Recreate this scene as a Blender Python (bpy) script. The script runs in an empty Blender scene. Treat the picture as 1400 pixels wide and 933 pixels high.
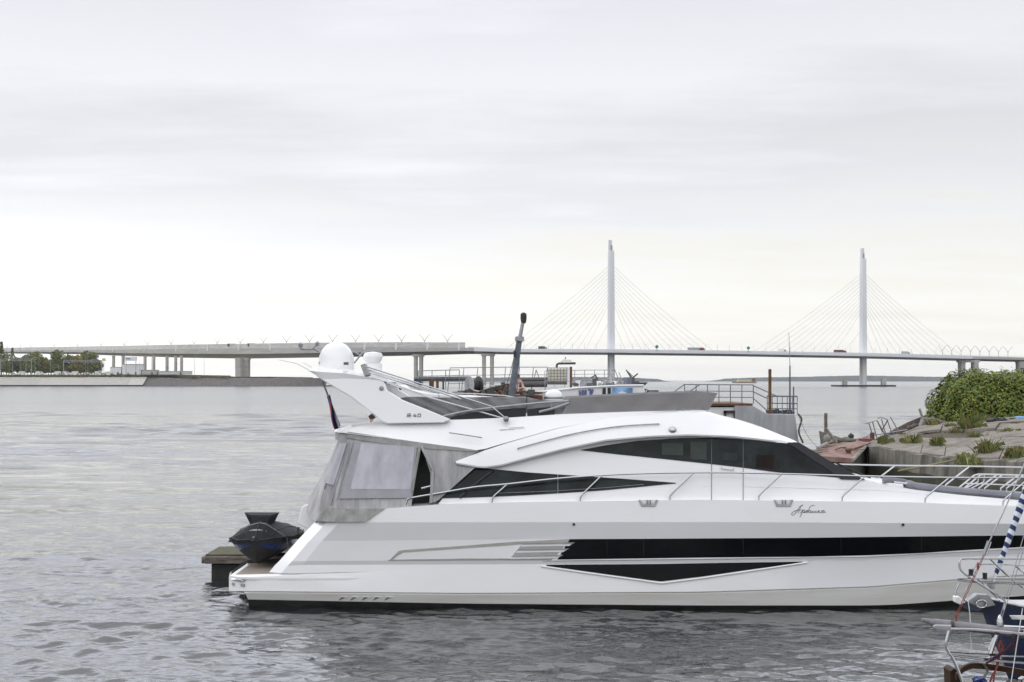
import bpy, bmesh, math, random
import numpy as np
from mathutils import Vector, Matrix
random.seed(7); rng = np.random.default_rng(7)
S = bpy.context.scene; COL = S.collection
# ------------------------------------------------------------------ camera, sky, sun, exposure
F, CX, HOR, H = 1944.0, 700.0, 520.0, 5.02        # focal length in photo px, horizon row, eye height
cam = bpy.data.objects.new('camera', bpy.data.cameras.new('camera')); COL.objects.link(cam)
cam.location = (0, 0, H); cam.rotation_euler = (math.radians(90), 0, 0)
cam.data.sensor_width = 36; cam.data.lens = F * 36 / 1400
cam.data.shift_y = (HOR - 466.5) / 1400
cam.data.clip_start = 0.5; cam.data.clip_end = 60000
S.camera = cam
SUN_EL, SUN_AZ = math.radians(36), math.radians(-72)     # azimuth from +Y, negative = left
W = bpy.data.worlds.new('World'); S.world = W; W.use_nodes = True
def build_world():
    nt = W.node_tree; nt.nodes.clear(); N = nt.nodes.new; L = nt.links.new
    out = N('ShaderNodeOutputWorld'); mix = N('ShaderNodeMixShader'); mix.inputs[0].default_value = 0.94
    sky = N('ShaderNodeTexSky'); sky.sky_type = 'NISHITA'; sky.sun_disc = False
    sky.sun_elevation = SUN_EL; sky.sun_rotation = SUN_AZ; sky.dust_density = 3
    b1 = N('ShaderNodeBackground'); b1.inputs[1].default_value = 0.10; L(sky.outputs[0], b1.inputs[0])
    b2 = N('ShaderNodeBackground'); b2.inputs[1].default_value = 1.0
    tc = N('ShaderNodeTexCoord'); sp = N('ShaderNodeSeparateXYZ'); L(tc.outputs['Generated'], sp.inputs[0])
    def M(op, a, b=None, c=None):
        n = N('ShaderNodeMath'); n.operation = op
        for i, v in enumerate((a, b, c)):
            if v is None: continue
            if isinstance(v, (int, float)): n.inputs[i].default_value = v
            else: L(v, n.inputs[i])
        return n.outputs[0]
    x, y, z = sp.outputs
    den = M('ADD', M('MAXIMUM', z, 0.0), 0.10)
    u = M('DIVIDE', x, den); v = M('DIVIDE', y, den)
    cb = N('ShaderNodeCombineXYZ'); L(u, cb.inputs[0]); L(v, cb.inputs[1])
    def noise(scale, detail, rough, sx, off):
        mp = N('ShaderNodeMapping'); L(cb.outputs[0], mp.inputs[0])
        mp.inputs['Scale'].default_value = (sx, 1, 1); mp.inputs['Location'].default_value = off
        n = N('ShaderNodeTexNoise'); n.inputs['Scale'].default_value = scale
        n.inputs['Detail'].default_value = detail; n.inputs['Roughness'].default_value = rough
        L(mp.outputs[0], n.inputs['Vector']); return n.outputs[0]
    n1 = noise(0.5, 6, 0.5, 0.42, (3.1, 1.7, 0)); n2 = noise(1.7, 7, 0.55, 0.45, (0.4, 5.2, 0))
    zz = M('ADD', z, M('MULTIPLY', M('SUBTRACT', n1, 0.5), 0.17))
    zz = M('ADD', zz, M('MULTIPLY', M('SUBTRACT', n2, 0.5), 0.17))
    rp = N('ShaderNodeValToRGB'); L(zz, rp.inputs[0]); e = rp.color_ramp.elements
    stops = [(0.0, (.98, .96, .895)), (.035, (.955, .935, .875)), (.075, (.91, .90, .855)), (.11, (.85, .85, .855)),
             (.15, (.745, .755, .79)), (.19, (.80, .81, .845)), (.215, (.83, .84, .875)), (.265, (.755, .765, .81)), (.36, (.9, .91, .95)), (.5, (1.1, 1.11, 1.15)), (1, (1.2, 1.21, 1.25))]
    e[0].position, e[0].color = stops[0][0], (*stops[0][1], 1); e[1].position, e[1].color = 1, (*stops[-1][1], 1)
    for p, c in stops[1:-1]:
        q = e.new(p); q.color = (*c, 1)
    # broad glow of the veiled sun, low on the left
    GA = math.radians(-32); sd = (math.sin(GA) * math.cos(.10), math.cos(GA) * math.cos(.10), math.sin(.10))
    dp = N('ShaderNodeVectorMath'); dp.operation = 'DOT_PRODUCT'; L(tc.outputs['Generated'], dp.inputs[0]); dp.inputs[1].default_value = sd
    g = M('MULTIPLY', M('POWER', M('MAXIMUM', dp.outputs['Value'], 0.0), 9), 0.5)
    g = M('MULTIPLY', g, M('MAXIMUM', M('SUBTRACT', 1.0, M('MULTIPLY', z, 6.5)), 0.0))
    st = M('ADD', M('ADD', g, 1.0), M('MULTIPLY', M('MAXIMUM', M('MULTIPLY', y, -1.0), 0.0), 0.45))  # unseen sky behind the camera is raised too, brightening the near sides
    st = M('MULTIPLY', st, M('ADD', 0.65, M('MULTIPLY', M('ADD', n2, n1), 0.36)))
    # extra bright sky band added out of view, so the water reflects more light
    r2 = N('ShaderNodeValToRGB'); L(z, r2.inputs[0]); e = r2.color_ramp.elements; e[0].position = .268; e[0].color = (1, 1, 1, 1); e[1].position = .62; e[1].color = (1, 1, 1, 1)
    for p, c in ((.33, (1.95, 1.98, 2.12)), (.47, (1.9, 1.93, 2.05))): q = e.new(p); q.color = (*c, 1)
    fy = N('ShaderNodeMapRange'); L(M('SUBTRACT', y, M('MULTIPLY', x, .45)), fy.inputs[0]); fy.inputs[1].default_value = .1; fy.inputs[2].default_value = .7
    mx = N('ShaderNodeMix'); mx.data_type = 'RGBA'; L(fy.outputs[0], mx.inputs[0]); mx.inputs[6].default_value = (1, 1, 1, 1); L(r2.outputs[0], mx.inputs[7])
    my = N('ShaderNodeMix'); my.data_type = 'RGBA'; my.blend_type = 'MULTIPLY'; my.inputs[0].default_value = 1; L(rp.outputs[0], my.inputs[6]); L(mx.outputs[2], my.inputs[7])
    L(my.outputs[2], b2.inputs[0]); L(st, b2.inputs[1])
    L(b1.outputs[0], mix.inputs[1]); L(b2.outputs[0], mix.inputs[2]); L(mix.outputs[0], out.inputs[0])
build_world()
sl = bpy.data.lights.new('sun', 'SUN'); sl.energy = 0.6; sl.angle = math.radians(35); sl.color = (1, .95, .87)
sun = bpy.data.objects.new('sun', sl); COL.objects.link(sun)
sdir = Vector((math.sin(SUN_AZ) * math.cos(SUN_EL), math.cos(SUN_AZ) * math.cos(SUN_EL), math.sin(SUN_EL)))
sun.rotation_euler = sdir.to_track_quat('Z', 'Y').to_euler()
vs = S.view_settings; vs.view_transform = 'Standard'; vs.look = 'None'; vs.gamma = 1; vs.exposure = 0.12; vs.use_curve_mapping = False
S.render.engine = 'CYCLES'
cy = S.cycles; cy.use_denoising = True; cy.max_bounces = 8; cy.diffuse_bounces = 3; cy.glossy_bounces = 4
cy.volume_bounces = 1; cy.caustics_reflective = False; cy.caustics_refractive = False; cy.use_adaptive_sampling = True; cy.adaptive_threshold = 0.015
try: cy.denoiser = 'OPENIMAGEDENOISE'; cy.denoising_input_passes = 'RGB_ALBEDO_NORMAL'
except Exception: pass
# ------------------------------------------------------------------ helpers
def U(px, py, Y):                                   # a photo point at depth Y -> world
    return Vector(((px - CX) / F * Y, Y, H - (py - HOR) / F * Y))
def itp(x, pts):
    return float(np.interp(x, [p[0] for p in pts], [p[1] for p in pts]))
def resample(pl, n, even=None):
    pl = [Vector((*p, 0)) if len(p) == 2 else Vector(p) for p in pl]
    d = [0]
    for a, b in zip(pl, pl[1:]): d.append(d[-1] + (b - a).length)
    out = []
    for i in range(n):
        t = d[-1] * i / (n - 1); k = 0
        while k < len(d) - 2 and d[k + 1] < t: k += 1
        s = (t - d[k]) / max(1e-9, d[k + 1] - d[k]); out.append(pl[k].lerp(pl[k + 1], s))
    return out
def smooth_line(pl, n):                             # Catmull-Rom through the points
    P = [Vector(p) for p in pl]; P = [P[0] * 2 - P[1]] + P + [P[-1] * 2 - P[-2]]; out = []
    for i in range(1, len(P) - 2):
        for k in range(n):
            t = k / n; a, b, c, d = P[i - 1:i + 3]
            out.append(.5 * ((2 * b) + (c - a) * t + (2 * a - 5 * b + 4 * c - d) * t * t + (3 * b - a - 3 * c + d) * t ** 3))
    out.append(P[-2]); return out
class MB:
    def __init__(s): s.v = []; s.f = []; s.m = []; s.mi = 0
    def add(s, vs, fs):
        o = len(s.v); s.v += [tuple(v) for v in vs]; s.f += [tuple(i + o for i in f) for f in fs]; s.m += [s.mi] * len(fs); return s
    def grid(s, rows, close=False):
        n, m = len(rows), len(rows[0]); fs = []
        for i in range(n - 1):
            for j in range(m if close else m - 1):
                k = (j + 1) % m; fs.append((i * m + j, i * m + k, (i + 1) * m + k, (i + 1) * m + j))
        return s.add([p for r in rows for p in r], fs)
    def solid(s, rows, off):                        # grid given a thickness along off
        off = Vector(off); n, m = len(rows), len(rows[0]); A = [Vector(p) for r in rows for p in r]; B = [p + off for p in A]; k = n * m; fs = []
        for i in range(n - 1):
            for j in range(m - 1):
                q = (i * m + j, i * m + j + 1, (i + 1) * m + j + 1, (i + 1) * m + j); fs += [q, tuple(k + x for x in reversed(q))]
        ring = [j for j in range(m)] + [i * m + m - 1 for i in range(1, n)] + [(n - 1) * m + j for j in range(m - 2, -1, -1)] + [i * m for i in range(n - 2, 0, -1)]
        for a, b in zip(ring, ring[1:] + ring[:1]): fs.append((b, a, a + k, b + k))
        return s.add(A + B, fs)
    def prism(s, poly, off):
        off = Vector(off); P = [Vector(p) for p in poly]; n = len(P)
        fs = [tuple(range(n)), tuple(range(2 * n - 1, n - 1, -1))] + [((i + 1) % n, i, i + n, (i + 1) % n + n) for i in range(n)]
        return s.add(P + [p + off for p in P], fs)
    def box(s, c, d, rz=0, rx=0, ry=0):
        R = Matrix.Rotation(rz, 3, 'Z') @ Matrix.Rotation(ry, 3, 'Y') @ Matrix.Rotation(rx, 3, 'X'); c = Vector(c)
        vs = [c + R @ Vector((x * d[0] / 2, y * d[1] / 2, z * d[2] / 2)) for x in (-1, 1) for y in (-1, 1) for z in (-1, 1)]
        return s.add(vs, [(0, 1, 3, 2), (4, 6, 7, 5), (0, 4, 5, 1), (2, 3, 7, 6), (0, 2, 6, 4), (1, 5, 7, 3)])
    def tube(s, pts, r, n=6, r2=None):
        P = [Vector(p) for p in pts]; rows = []; up = None
        for i, p in enumerate(P):
            t = (P[min(i + 1, len(P) - 1)] - P[max(i - 1, 0)]).normalized()
            if up is None: up = Vector((0, 0, 1)) if abs(t.z) < .9 else Vector((1, 0, 0))
            a = t.cross(up).normalized(); b = a.cross(t).normalized(); up = b
            rr = r if r2 is None else r + (r2 - r) * i / (len(P) - 1)
            rows.append([p + (a * math.cos(6.2832 * k / n) + b * math.sin(6.2832 * k / n)) * rr for k in range(n)])
        o = len(s.v); s.grid(rows, True); k = len(rows) * n
        s.f += [tuple(o + j for j in range(n))[::-1], tuple(o + k - n + j for j in range(n))]; s.m += [s.mi] * 2; return s
    def lathe(s, c, prof, n=16, ax='Z'):
        rows = []
        for r, h in prof:
            row = []
            for k in range(n):
                a = 6.2832 * k / n; q = (r * math.cos(a), r * math.sin(a), h)
                if ax == 'Y': q = (q[0], q[2], q[1])
                if ax == 'X': q = (q[2], q[0], q[1])
                row.append(Vector(c) + Vector(q))
            rows.append(row)
        o = len(s.v); s.grid(rows, True); k = len(rows) * n
        s.f += [tuple(o + j for j in range(n))[::-1], tuple(o + k - n + j for j in range(n))]; s.m += [s.mi] * 2; return s
    def mirror(s, yc):
        n = len(s.v); k = len(s.f); s.v += [(x, 2 * yc - y, z) for x, y, z in s.v]; s.f += [tuple(i + n for i in reversed(f)) for f in s.f[:k]]; s.m += s.m[:k]; return s
    def build(s, name, mat, parent=None, ang=35, bevel=0, recalc=True):
        me = bpy.data.meshes.new(name); loc = Vector((0, 0, 0))
        if parent is not None: loc = parent['_o'] if '_o' in parent else loc; loc = Vector(loc)
        me.from_pydata([Vector(v) - loc for v in s.v], [], s.f)
        for m in (mat if isinstance(mat, (list, tuple)) else [mat]): me.materials.append(m)
        me.polygons.foreach_set('material_index', s.m)
        bm = bmesh.new(); bm.from_mesh(me)
        bmesh.ops.remove_doubles(bm, verts=bm.verts, dist=1e-5)
        if recalc: bmesh.ops.recalc_face_normals(bm, faces=bm.faces)
        bm.to_mesh(me); bm.free()
        me.shade_smooth(); me.set_sharp_from_angle(angle=math.radians(ang))
        o = bpy.data.objects.new(name, me); COL.objects.link(o)
        if parent is not None: o.parent = parent
        if bevel:
            md = o.modifiers.new('edge', 'BEVEL'); md.width = bevel; md.segments = 2; md.limit_method = 'ANGLE'; md.angle_limit = math.radians(40)
        o['_o'] = tuple(loc); return o
def tag(o, label=None, cat=None, group=None, kind=None):
    for k, v in (('label', label), ('category', cat), ('group', group), ('kind', kind)):
        if v: o[k] = v
    return o
def thing(name, loc, label, cat, group=None):
    o = bpy.data.objects.new(name, None); COL.objects.link(o); o.location = loc; o['_o'] = tuple(loc); o.empty_display_size = .2
    return tag(o, label, cat, group)
def copy_tree(o, loc=None, rz=None, scale=None, parent=None):
    c = o.copy(); COL.objects.link(c)
    if parent: c.parent = parent
    if loc is not None: c.location = loc
    if rz is not None: c.rotation_euler = (0, 0, rz)
    if scale is not None: c.scale = scale
    for ch in list(o.children): copy_tree(ch, parent=c)
    return c
# ------------------------------------------------------------------ materials
def mat(name, col, rough=.5, metal=0, noise=None, bump=None, spec=None, coat=0, ramp=None, rand=None, coords='Object', trans=0):
    """noise=(scale, colour2, amount) mottling; bump=(scale, strength, dist); ramp: full list of stops; rand: per-island stops"""
    m = bpy.data.materials.new(name); m.use_nodes = True; nt = m.node_tree; N = nt.nodes.new; L = nt.links.new
    b = nt.nodes['Principled BSDF']; b.inputs['Base Color'].default_value = (*col, 1); b.inputs['Roughness'].default_value = rough; b.inputs['Metallic'].default_value = metal
    if spec is not None: b.inputs['Specular IOR Level'].default_value = spec
    if coat: b.inputs['Coat Weight'].default_value = coat; b.inputs['Coat Roughness'].default_value = .05
    tc = N('ShaderNodeTexCoord')
    def nz(scale, det=5, sc=None):
        mp = N('ShaderNodeMapping'); L(tc.outputs[coords], mp.inputs[0])
        if isinstance(scale, tuple): mp.inputs['Scale'].default_value = scale; scale = 1
        n = N('ShaderNodeTexNoise'); n.inputs['Scale'].default_value = scale; n.inputs['Detail'].default_value = det; n.inputs['Roughness'].default_value = .6
        L(mp.outputs[0], n.inputs['Vector']); return n
    if rand:
        g = N('ShaderNodeNewGeometry'); r = N('ShaderNodeValToRGB'); L(g.outputs['Random Per Island'], r.inputs[0])
        r.color_ramp.interpolation = 'LINEAR'
        while len(r.color_ramp.elements) < len(rand): r.color_ramp.elements.new(.5)
        for e, (p, c) in zip(r.color_ramp.elements, rand): e.position = p; e.color = (*c, 1)
        L(r.outputs[0], b.inputs['Base Color'])
    if noise:
        n = nz(noise[0]); r = N('ShaderNodeMapRange'); L(n.outputs[0], r.inputs[0]); r.inputs[1].default_value = .35; r.inputs[2].default_value = .68
        r.inputs[3].default_value = 0; r.inputs[4].default_value = noise[2]
        mx = N('ShaderNodeMix'); mx.data_type = 'RGBA'; L(r.outputs[0], mx.inputs[0]); mx.inputs[6].default_value = (*col, 1); mx.inputs[7].default_value = (*noise[1], 1)
        if rand: L(nt.nodes['Color Ramp'].outputs[0], mx.inputs[6])
        L(mx.outputs[2], b.inputs['Base Color'])
        rr = N('ShaderNodeMath'); rr.operation = 'MULTIPLY_ADD'; L(n.outputs[0], rr.inputs[0]); rr.inputs[1].default_value = .25; rr.inputs[2].default_value = max(0, rough - .12); L(rr.outputs[0], b.inputs['Roughness'])
    if bump:
        n = nz(bump[0], 6); bp = N('ShaderNodeBump'); bp.inputs['Strength'].default_value = bump[1]; bp.inputs['Distance'].default_value = bump[2]
        L(n.outputs[0], bp.inputs['Height']); L(bp.outputs[0], b.inputs['Normal'])
    return m
gel = mat('gelcoat', (.81, .815, .83), .18, noise=(.6, (.78, .78, .79), .6), coat=.3)
gel2 = mat('gelcoat_side', (.80, .805, .825), .16, noise=((.4, .5, 1.2), (.755, .755, .765), .6), bump=((.6, .6, 1.2), .12, .05), coat=.3)
boot = mat('weathered_gelcoat', (.77, .765, .745), .35, noise=((.6, 1, 7), (.52, .48, .40), .4))
black = mat('dark_hull_glass', (.004, .005, .006), .12, spec=.10)
glass = mat('tinted_glass', (.006, .008, .009), .05, spec=.16, noise=((1.2, 1, 1.6), (.03, .04, .04), .8))  # colour noise imitates dim reflections and interior tones in the panes
antif = mat('antifouling', (.012, .014, .016), .6, noise=(4, (.05, .055, .04), .6))
steel = mat('polished_steel', (.46, .47, .49), .11, 1, noise=(6, (.5, .5, .52), .4))
steel_d = mat('dull_steel', (.33, .34, .36), .4, .9, noise=(9, (.2, .2, .2), .5))
silver = mat('silver_trim', (.42, .41, .39), .38, .7, noise=(3, (.3, .29, .27), .5))
canvas = mat('grey_canvas', (.29, .285, .30), .85, noise=((4.5, 2, 1.0), (.50, .495, .51), 1), bump=((6, 5, 1.6), .8, .06))
canvas_trim = mat('grey_canvas_band', (.25, .25, .245), .9, noise=(5, (.40, .40, .38), .8), bump=(9, .4, .03))
vinyl = mat('hazed_vinyl', (.38, .38, .43), .3, noise=((3.5, 2, 1.6), (.52, .52, .565), 1), bump=((4, 3, 1.2), .45, .05))  # stretched noise puts the grey shading of folds into the colour
vinyl_d = mat('vinyl_border', (.30, .295, .33), .45, noise=((3, 2, 3), (.38, .37, .40), .8), bump=(6, .3, .03))
tarp = mat('dark_grey_tarp', (.15, .15, .16), .8, noise=(2.5, (.21, .21, .22), .9), bump=((1.6, 5, 5), .7, .08))
screen = mat('taupe_canvas', (.215, .21, .215), .9, noise=((1.5, 2, 3), (.27, .265, .27), .8), bump=(60, .15, .01))
smoke = mat('smoked_acrylic', (.016, .018, .024), .12, spec=.3)
teak = mat('weathered_teak', (.20, .17, .145), .7, noise=((3, 30, 3), (.36, .31, .26), .9))
rubber = mat('black_rubber', (.02, .02, .022), .6, noise=(8, (.05, .05, .05), .5))
cover = mat('ski_cover', (.011, .013, .018), .7, spec=.25, noise=(5, (.022, .024, .032), .8), bump=((7, 4, 5), .6, .05))
bluep = mat('deep_blue_paint', (.015, .05, .24), .25, noise=(4, (.005, .012, .05), .7), coat=.4)
whitep = mat('white_paint', (.75, .75, .76), .4, noise=(2, (.6, .6, .6), .5))
ink = mat('dark_lettering', (.03, .03, .035), .4, noise=(9, (.05, .05, .05), .3))
greyl = mat('grey_lettering', (.10, .10, .11), .3, .4, noise=(9, (.16, .16, .16), .3))
wood = mat('wet_old_wood', (.06, .05, .042), .8, noise=((2.5, 9, 9), (.24, .21, .18), 1), bump=((2, 20, 20), .6, .03))
moss = mat('mossy_timber', (.055, .06, .025), .95, noise=(3, (.13, .11, .08), .9), bump=(9, .6, .04))
conc = mat('concrete', (.30, .285, .265), .9, noise=(.9, (.19, .18, .165), .9), bump=(7, .5, .05))
def slab_mat(name, c1, c2, joint, scale, rot):
    m = mat(name, c1, .92, bump=(6, .5, .04)); nt = m.node_tree; N = nt.nodes.new; L = nt.links.new; b = nt.nodes['Principled BSDF']
    tc = nt.nodes['Texture Coordinate']; mp = N('ShaderNodeMapping'); mp.inputs['Rotation'].default_value = rot; L(tc.outputs['Object'], mp.inputs[0])
    br = N('ShaderNodeTexBrick'); br.inputs['Scale'].default_value = scale; br.inputs['Mortar Size'].default_value = .018; br.inputs['Color1'].default_value = (*c1, 1); br.inputs['Color2'].default_value = (*c2, 1)
    br.inputs['Mortar'].default_value = (*joint, 1); br.inputs['Brick Width'].default_value = 1.1; br.inputs['Row Height'].default_value = .42; L(mp.outputs[0], br.inputs['Vector'])
    n = N('ShaderNodeTexNoise'); n.inputs['Scale'].default_value = 1.6; n.inputs['Detail'].default_value = 8; L(tc.outputs['Object'], n.inputs['Vector'])
    mr = N('ShaderNodeMapRange'); mr.inputs[1].default_value = .3; mr.inputs[2].default_value = .7; mr.inputs[3].default_value = .6; mr.inputs[4].default_value = 1.25; L(n.outputs[0], mr.inputs[0])
    mx = N('ShaderNodeMix'); mx.data_type = 'RGBA'; mx.blend_type = 'MULTIPLY'; mx.inputs[0].default_value = 1; L(br.outputs[0], mx.inputs[6]); L(mr.outputs[0], mx.inputs[7]); L(mx.outputs[2], b.inputs['Base Color']); return m
slabs = mat('concrete_slabs', (.135, .12, .10), .95, noise=((1.6, 1.6, 1.6), (.28, .255, .225), 1), bump=(5, .8, .05))
soil = mat('dark_soil', (.065, .055, .04), 1, noise=(3, (.10, .085, .06), .9))
stain = mat('tide_stained_concrete', (.24, .225, .195), .9, noise=((2.5, 2.5, .5), (.06, .06, .05), 1), bump=(5, .6, .06))
wetwall = mat('dark_wet_wall', (.04, .042, .032), .7, noise=((1.5, 1, 1), (.09, .09, .06), .9), bump=(4, .6, .06))
leafm = mat('bush_leaves', (.06, .09, .02), .55, rand=[(0, (.045, .085, .014)), (.4, (.095, .15, .02)), (.75, (.17, .21, .026)), (.95, (.26, .25, .03)), (1, (.34, .26, .035))])
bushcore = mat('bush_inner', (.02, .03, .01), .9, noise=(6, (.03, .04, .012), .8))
weed = mat('weed_blades', (.09, .11, .03), .8, rand=[(0, (.05, .08, .02)), (.5, (.12, .14, .035)), (1, (.27, .22, .09))])
treel = mat('far_leaves', (.06, .08, .03), .8, rand=[(0, (.085, .12, .035)), (.6, (.16, .19, .055)), (1, (.23, .21, .06))])
treey = mat('yellowing_leaves', (.14, .12, .03), .8, rand=[(0, (.15, .14, .04)), (1, (.30, .24, .05))])
bark = mat('bark', (.10, .08, .06), .9, noise=(8, (.05, .04, .03), .7))
redp = mat('rusty_red_deck', (.20, .105, .09), .85, noise=(2.2, (.30, .22, .19), 1), bump=(8, .4, .03))
rust = mat('rust', (.16, .08, .045), .85, noise=(7, (.07, .035, .02), .8))
greyhull = mat('grey_ship_paint', (.22, .23, .25), .6, noise=((1.3, 1.3, .3), (.46, .47, .48), 1), bump=(1.2, .15, .05))
bluest = mat('blue_steel', (.085, .105, .14), .55, noise=(5, (.16, .18, .20), .8))
darkst = mat('dark_machinery', (.05, .05, .055), .6, noise=(6, (.10, .095, .09), .8))
poly = mat('translucent_tank_plastic', (.74, .70, .58), .4, noise=((.8, .8, 2), (.60, .56, .45), .8))
brconc = mat('bridge_concrete', (.46, .45, .43), .85, noise=((.05, .05, .3), (.35, .34, .32), .9))
brsteel = mat('bridge_white_steel', (.70, .71, .74), .5, noise=((.05, .05, .02), (.62, .63, .66), .7))
cablem = mat('cable_sheath', (.36, .37, .40), .5, noise=(.3, (.36, .37, .4), .6))
barrier = mat('noise_barrier_panels', (.58, .59, .60), .35, noise=((.12, .12, .6), (.40, .40, .38), .9))
stone = mat('riprap', (.17, .155, .15), .95, noise=(.9, (.06, .055, .055), 1), bump=(.8, 1, .6))
bankc = slab_mat('revetment', (.50, .48, .45), (.38, .37, .35), (.36, .35, .33), .03, (0, 0, 0))
grassb = mat('bank_grass', (.07, .085, .03), .95, noise=(.25, (.14, .125, .06), 1))
hillm = mat('far_woods', (.015, .03, .038), 1, noise=((.004, .004, .02), (.03, .045, .05), 1))
navy = mat('navy_hull', (.008, .016, .05), .18, noise=(4, (.014, .022, .06), .6), coat=.4)
stripe_b = mat('navy_sailcloth', (.012, .03, .10), .8, noise=(8, (.02, .045, .13), .6)); stripe_w = mat('white_sailcloth', (.62, .66, .74), .8, noise=(8, (.5, .54, .62), .6))
redrope = mat('red_rope', (.19, .03, .025), .9, noise=(40, (.32, .11, .09), .8)); purple = mat('purple_rope', (.03, .008, .018), .9, noise=(40, (.07, .022, .035), .8))
sheath = mat('padded_sheath', (.19, .18, .195), .9, noise=(6, (.28, .27, .285), .9), bump=(14, .5, .03))
varnish = mat('varnished_brown_wood', (.03, .016, .009), .5, spec=.15, noise=((3, 20, 20), (.06, .034, .018), .9))
orange = mat('faded_orange', (.50, .19, .10), .7, noise=(5, (.6, .33, .22), .7)); bluec = mat('blue_sheet', (.17, .31, .52), .6, noise=(3, (.2, .36, .62), .7))
flagw = mat('flag_white', (.6, .6, .62), .8, noise=(6, (.42, .42, .45), .7)); flagb = mat('flag_blue', (.02, .05, .22), .8, noise=(6, (.01, .025, .12), .7)); flagr = mat('flag_red', (.42, .03, .03), .8, noise=(6, (.25, .02, .02), .7))
yel = mat('pale_yellow_paint', (.5, .48, .2), .6, noise=(.5, (.6, .6, .4), .7)); greensig = mat('green_sign', (.03, .22, .14), .5, noise=(1, (.05, .26, .18), .4))
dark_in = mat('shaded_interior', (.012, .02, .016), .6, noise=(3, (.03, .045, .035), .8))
asphalt = mat('asphalt', (.05, .05, .052), .9, noise=(.4, (.07, .07, .07), .7))
# ------------------------------------------------------------------ water
def build_water():
    py = np.concatenate([np.concatenate([np.arange(440, 120, -.75), np.arange(120, 26, -.5)]), 26 * np.exp(np.linspace(0, math.log(.52 / 26), 46))[1:]])
    Ys = H * F / py; NB = np.array([-2500., -300., 0.]); Ys = np.concatenate([NB, Ys])
    dY = np.gradient(Ys); Ym = np.maximum(Ys, 8.0)
    c = np.linspace(-.62, .62, 1080)
    X = np.concatenate([-(.62 * Ym + 9000)[:, None], -(.62 * Ym + 400)[:, None], c[None] * Ym[:, None], (.62 * Ym + 400)[:, None], (.62 * Ym + 9000)[:, None]], 1)
    Y = np.repeat(Ys[:, None], X.shape[1], 1); Z = np.zeros_like(X)
    n = 90; lam = np.exp(rng.uniform(math.log(.26), math.log(2.0), n)); th = rng.normal(math.radians(80), math.radians(27), n); ph = rng.uniform(0, 6.28, n)
    step = np.maximum(np.abs(dY), Ym * 1.24 / 1080)
    patch = .75 + .5 * (np.sin(X * .11 + Y * .05 + 1) * np.sin(Y * .07 - X * .03)) 
    for l, t, p in zip(lam, th, ph):
        s = .016 + .011 * math.exp(-(math.log(l / .75) / .5) ** 2); a = s * l / 6.283; k = 6.283 / l
        w = np.clip((l / step - 2.2) / 2.5, 0, 1)[:, None]
        ar = k * (np.cos(t) * X + np.sin(t) * Y) + p + .8 * np.sin(.23 * X + p * 2) 
        Z += a * w * (np.sin(ar) - .30 * np.cos(2 * ar))
    open_ = np.clip((Y - 50) / 90, 0, 1)
    for l, t, p in zip(np.exp(rng.uniform(math.log(2.4), math.log(9), 44)), rng.normal(math.radians(82), math.radians(16), 44), rng.uniform(0, 6.28, 44)):
        k = 6.283 / l; w = np.clip((l / step - 2.1) / 2, 0, 1)[:, None]; ar = k * (np.cos(t) * X + np.sin(t) * Y) + p + .6 * np.sin(.06 * X + p * 3); Z += open_ * w * (.032 * l / 6.283) * (np.sin(ar) - .3 * np.cos(2 * ar))
    Z *= patch; Z[:, :3] = 0; Z[:, -3:] = 0; Z[:4] = 0
    nr, nc = X.shape
    me = bpy.data.meshes.new('water'); me.vertices.add(nr * nc); me.vertices.foreach_set('co', np.stack([X, Y, Z], -1).astype(np.float32).ravel())
    i = (np.arange(nr - 1)[:, None] * nc + np.arange(nc - 1)[None]).ravel(); q = np.stack([i, i + 1, i + nc + 1, i + nc], -1).astype(np.int32)
    me.loops.add(q.size); me.loops.foreach_set('vertex_index', q.ravel()); me.polygons.add(len(q)); me.polygons.foreach_set('loop_start', np.arange(len(q), dtype=np.int32) * 4)
    me.update(calc_edges=True); me.shade_smooth()
    m = bpy.data.materials.new('sea_water'); m.use_nodes = True; nt = m.node_tree; N = nt.nodes.new; L = nt.links.new; b = nt.nodes['Principled BSDF']
    b.inputs['Base Color'].default_value = (.025, .03, .031, 1); b.inputs['Roughness'].default_value = .09; b.inputs['IOR'].default_value = 2.05
    tc = N('ShaderNodeTexCoord'); h = None
    for sc, st, det in (((.55, 1.0, 1), .04, 3), ((2.4, 4.2, 1), .034, 4), ((.10, .22, 1), .45, 3)):
        mp = N('ShaderNodeMapping'); mp.inputs['Scale'].default_value = sc; mp.inputs['Rotation'].default_value = (0, 0, .15); L(tc.outputs['Object'], mp.inputs[0])
        nz = N('ShaderNodeTexNoise'); nz.inputs['Scale'].default_value = 1; nz.inputs['Detail'].default_value = det; L(mp.outputs[0], nz.inputs['Vector'])
        mu = N('ShaderNodeMath'); mu.operation = 'MULTIPLY'; mu.inputs[1].default_value = st; L(nz.outputs[0], mu.inputs[0])
        if h is None: h = mu.outputs[0]
        else:
            ad = N('ShaderNodeMath'); L(h, ad.inputs[0]); L(mu.outputs[0], ad.inputs[1]); h = ad.outputs[0]
    sx = N('ShaderNodeSeparateXYZ'); L(tc.outputs['Object'], sx.inputs[0]); mr = N('ShaderNodeMapRange'); L(sx.outputs[1], mr.inputs[0])
    mr.inputs[1].default_value = 100; mr.inputs[2].default_value = 300; mr.inputs[3].default_value = .07; mr.inputs[4].default_value = .2; L(mr.outputs[0], b.inputs['Roughness'])
    # open water beyond the basin is choppier
    bp = N('ShaderNodeBump'); bp.inputs['Strength'].default_value = 1; bp.inputs['Distance'].default_value = 1; L(h, bp.inputs['Height']); L(bp.outputs[0], b.inputs['Normal'])
    me.materials.append(m); o = bpy.data.objects.new('water', me); COL.objects.link(o)
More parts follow.
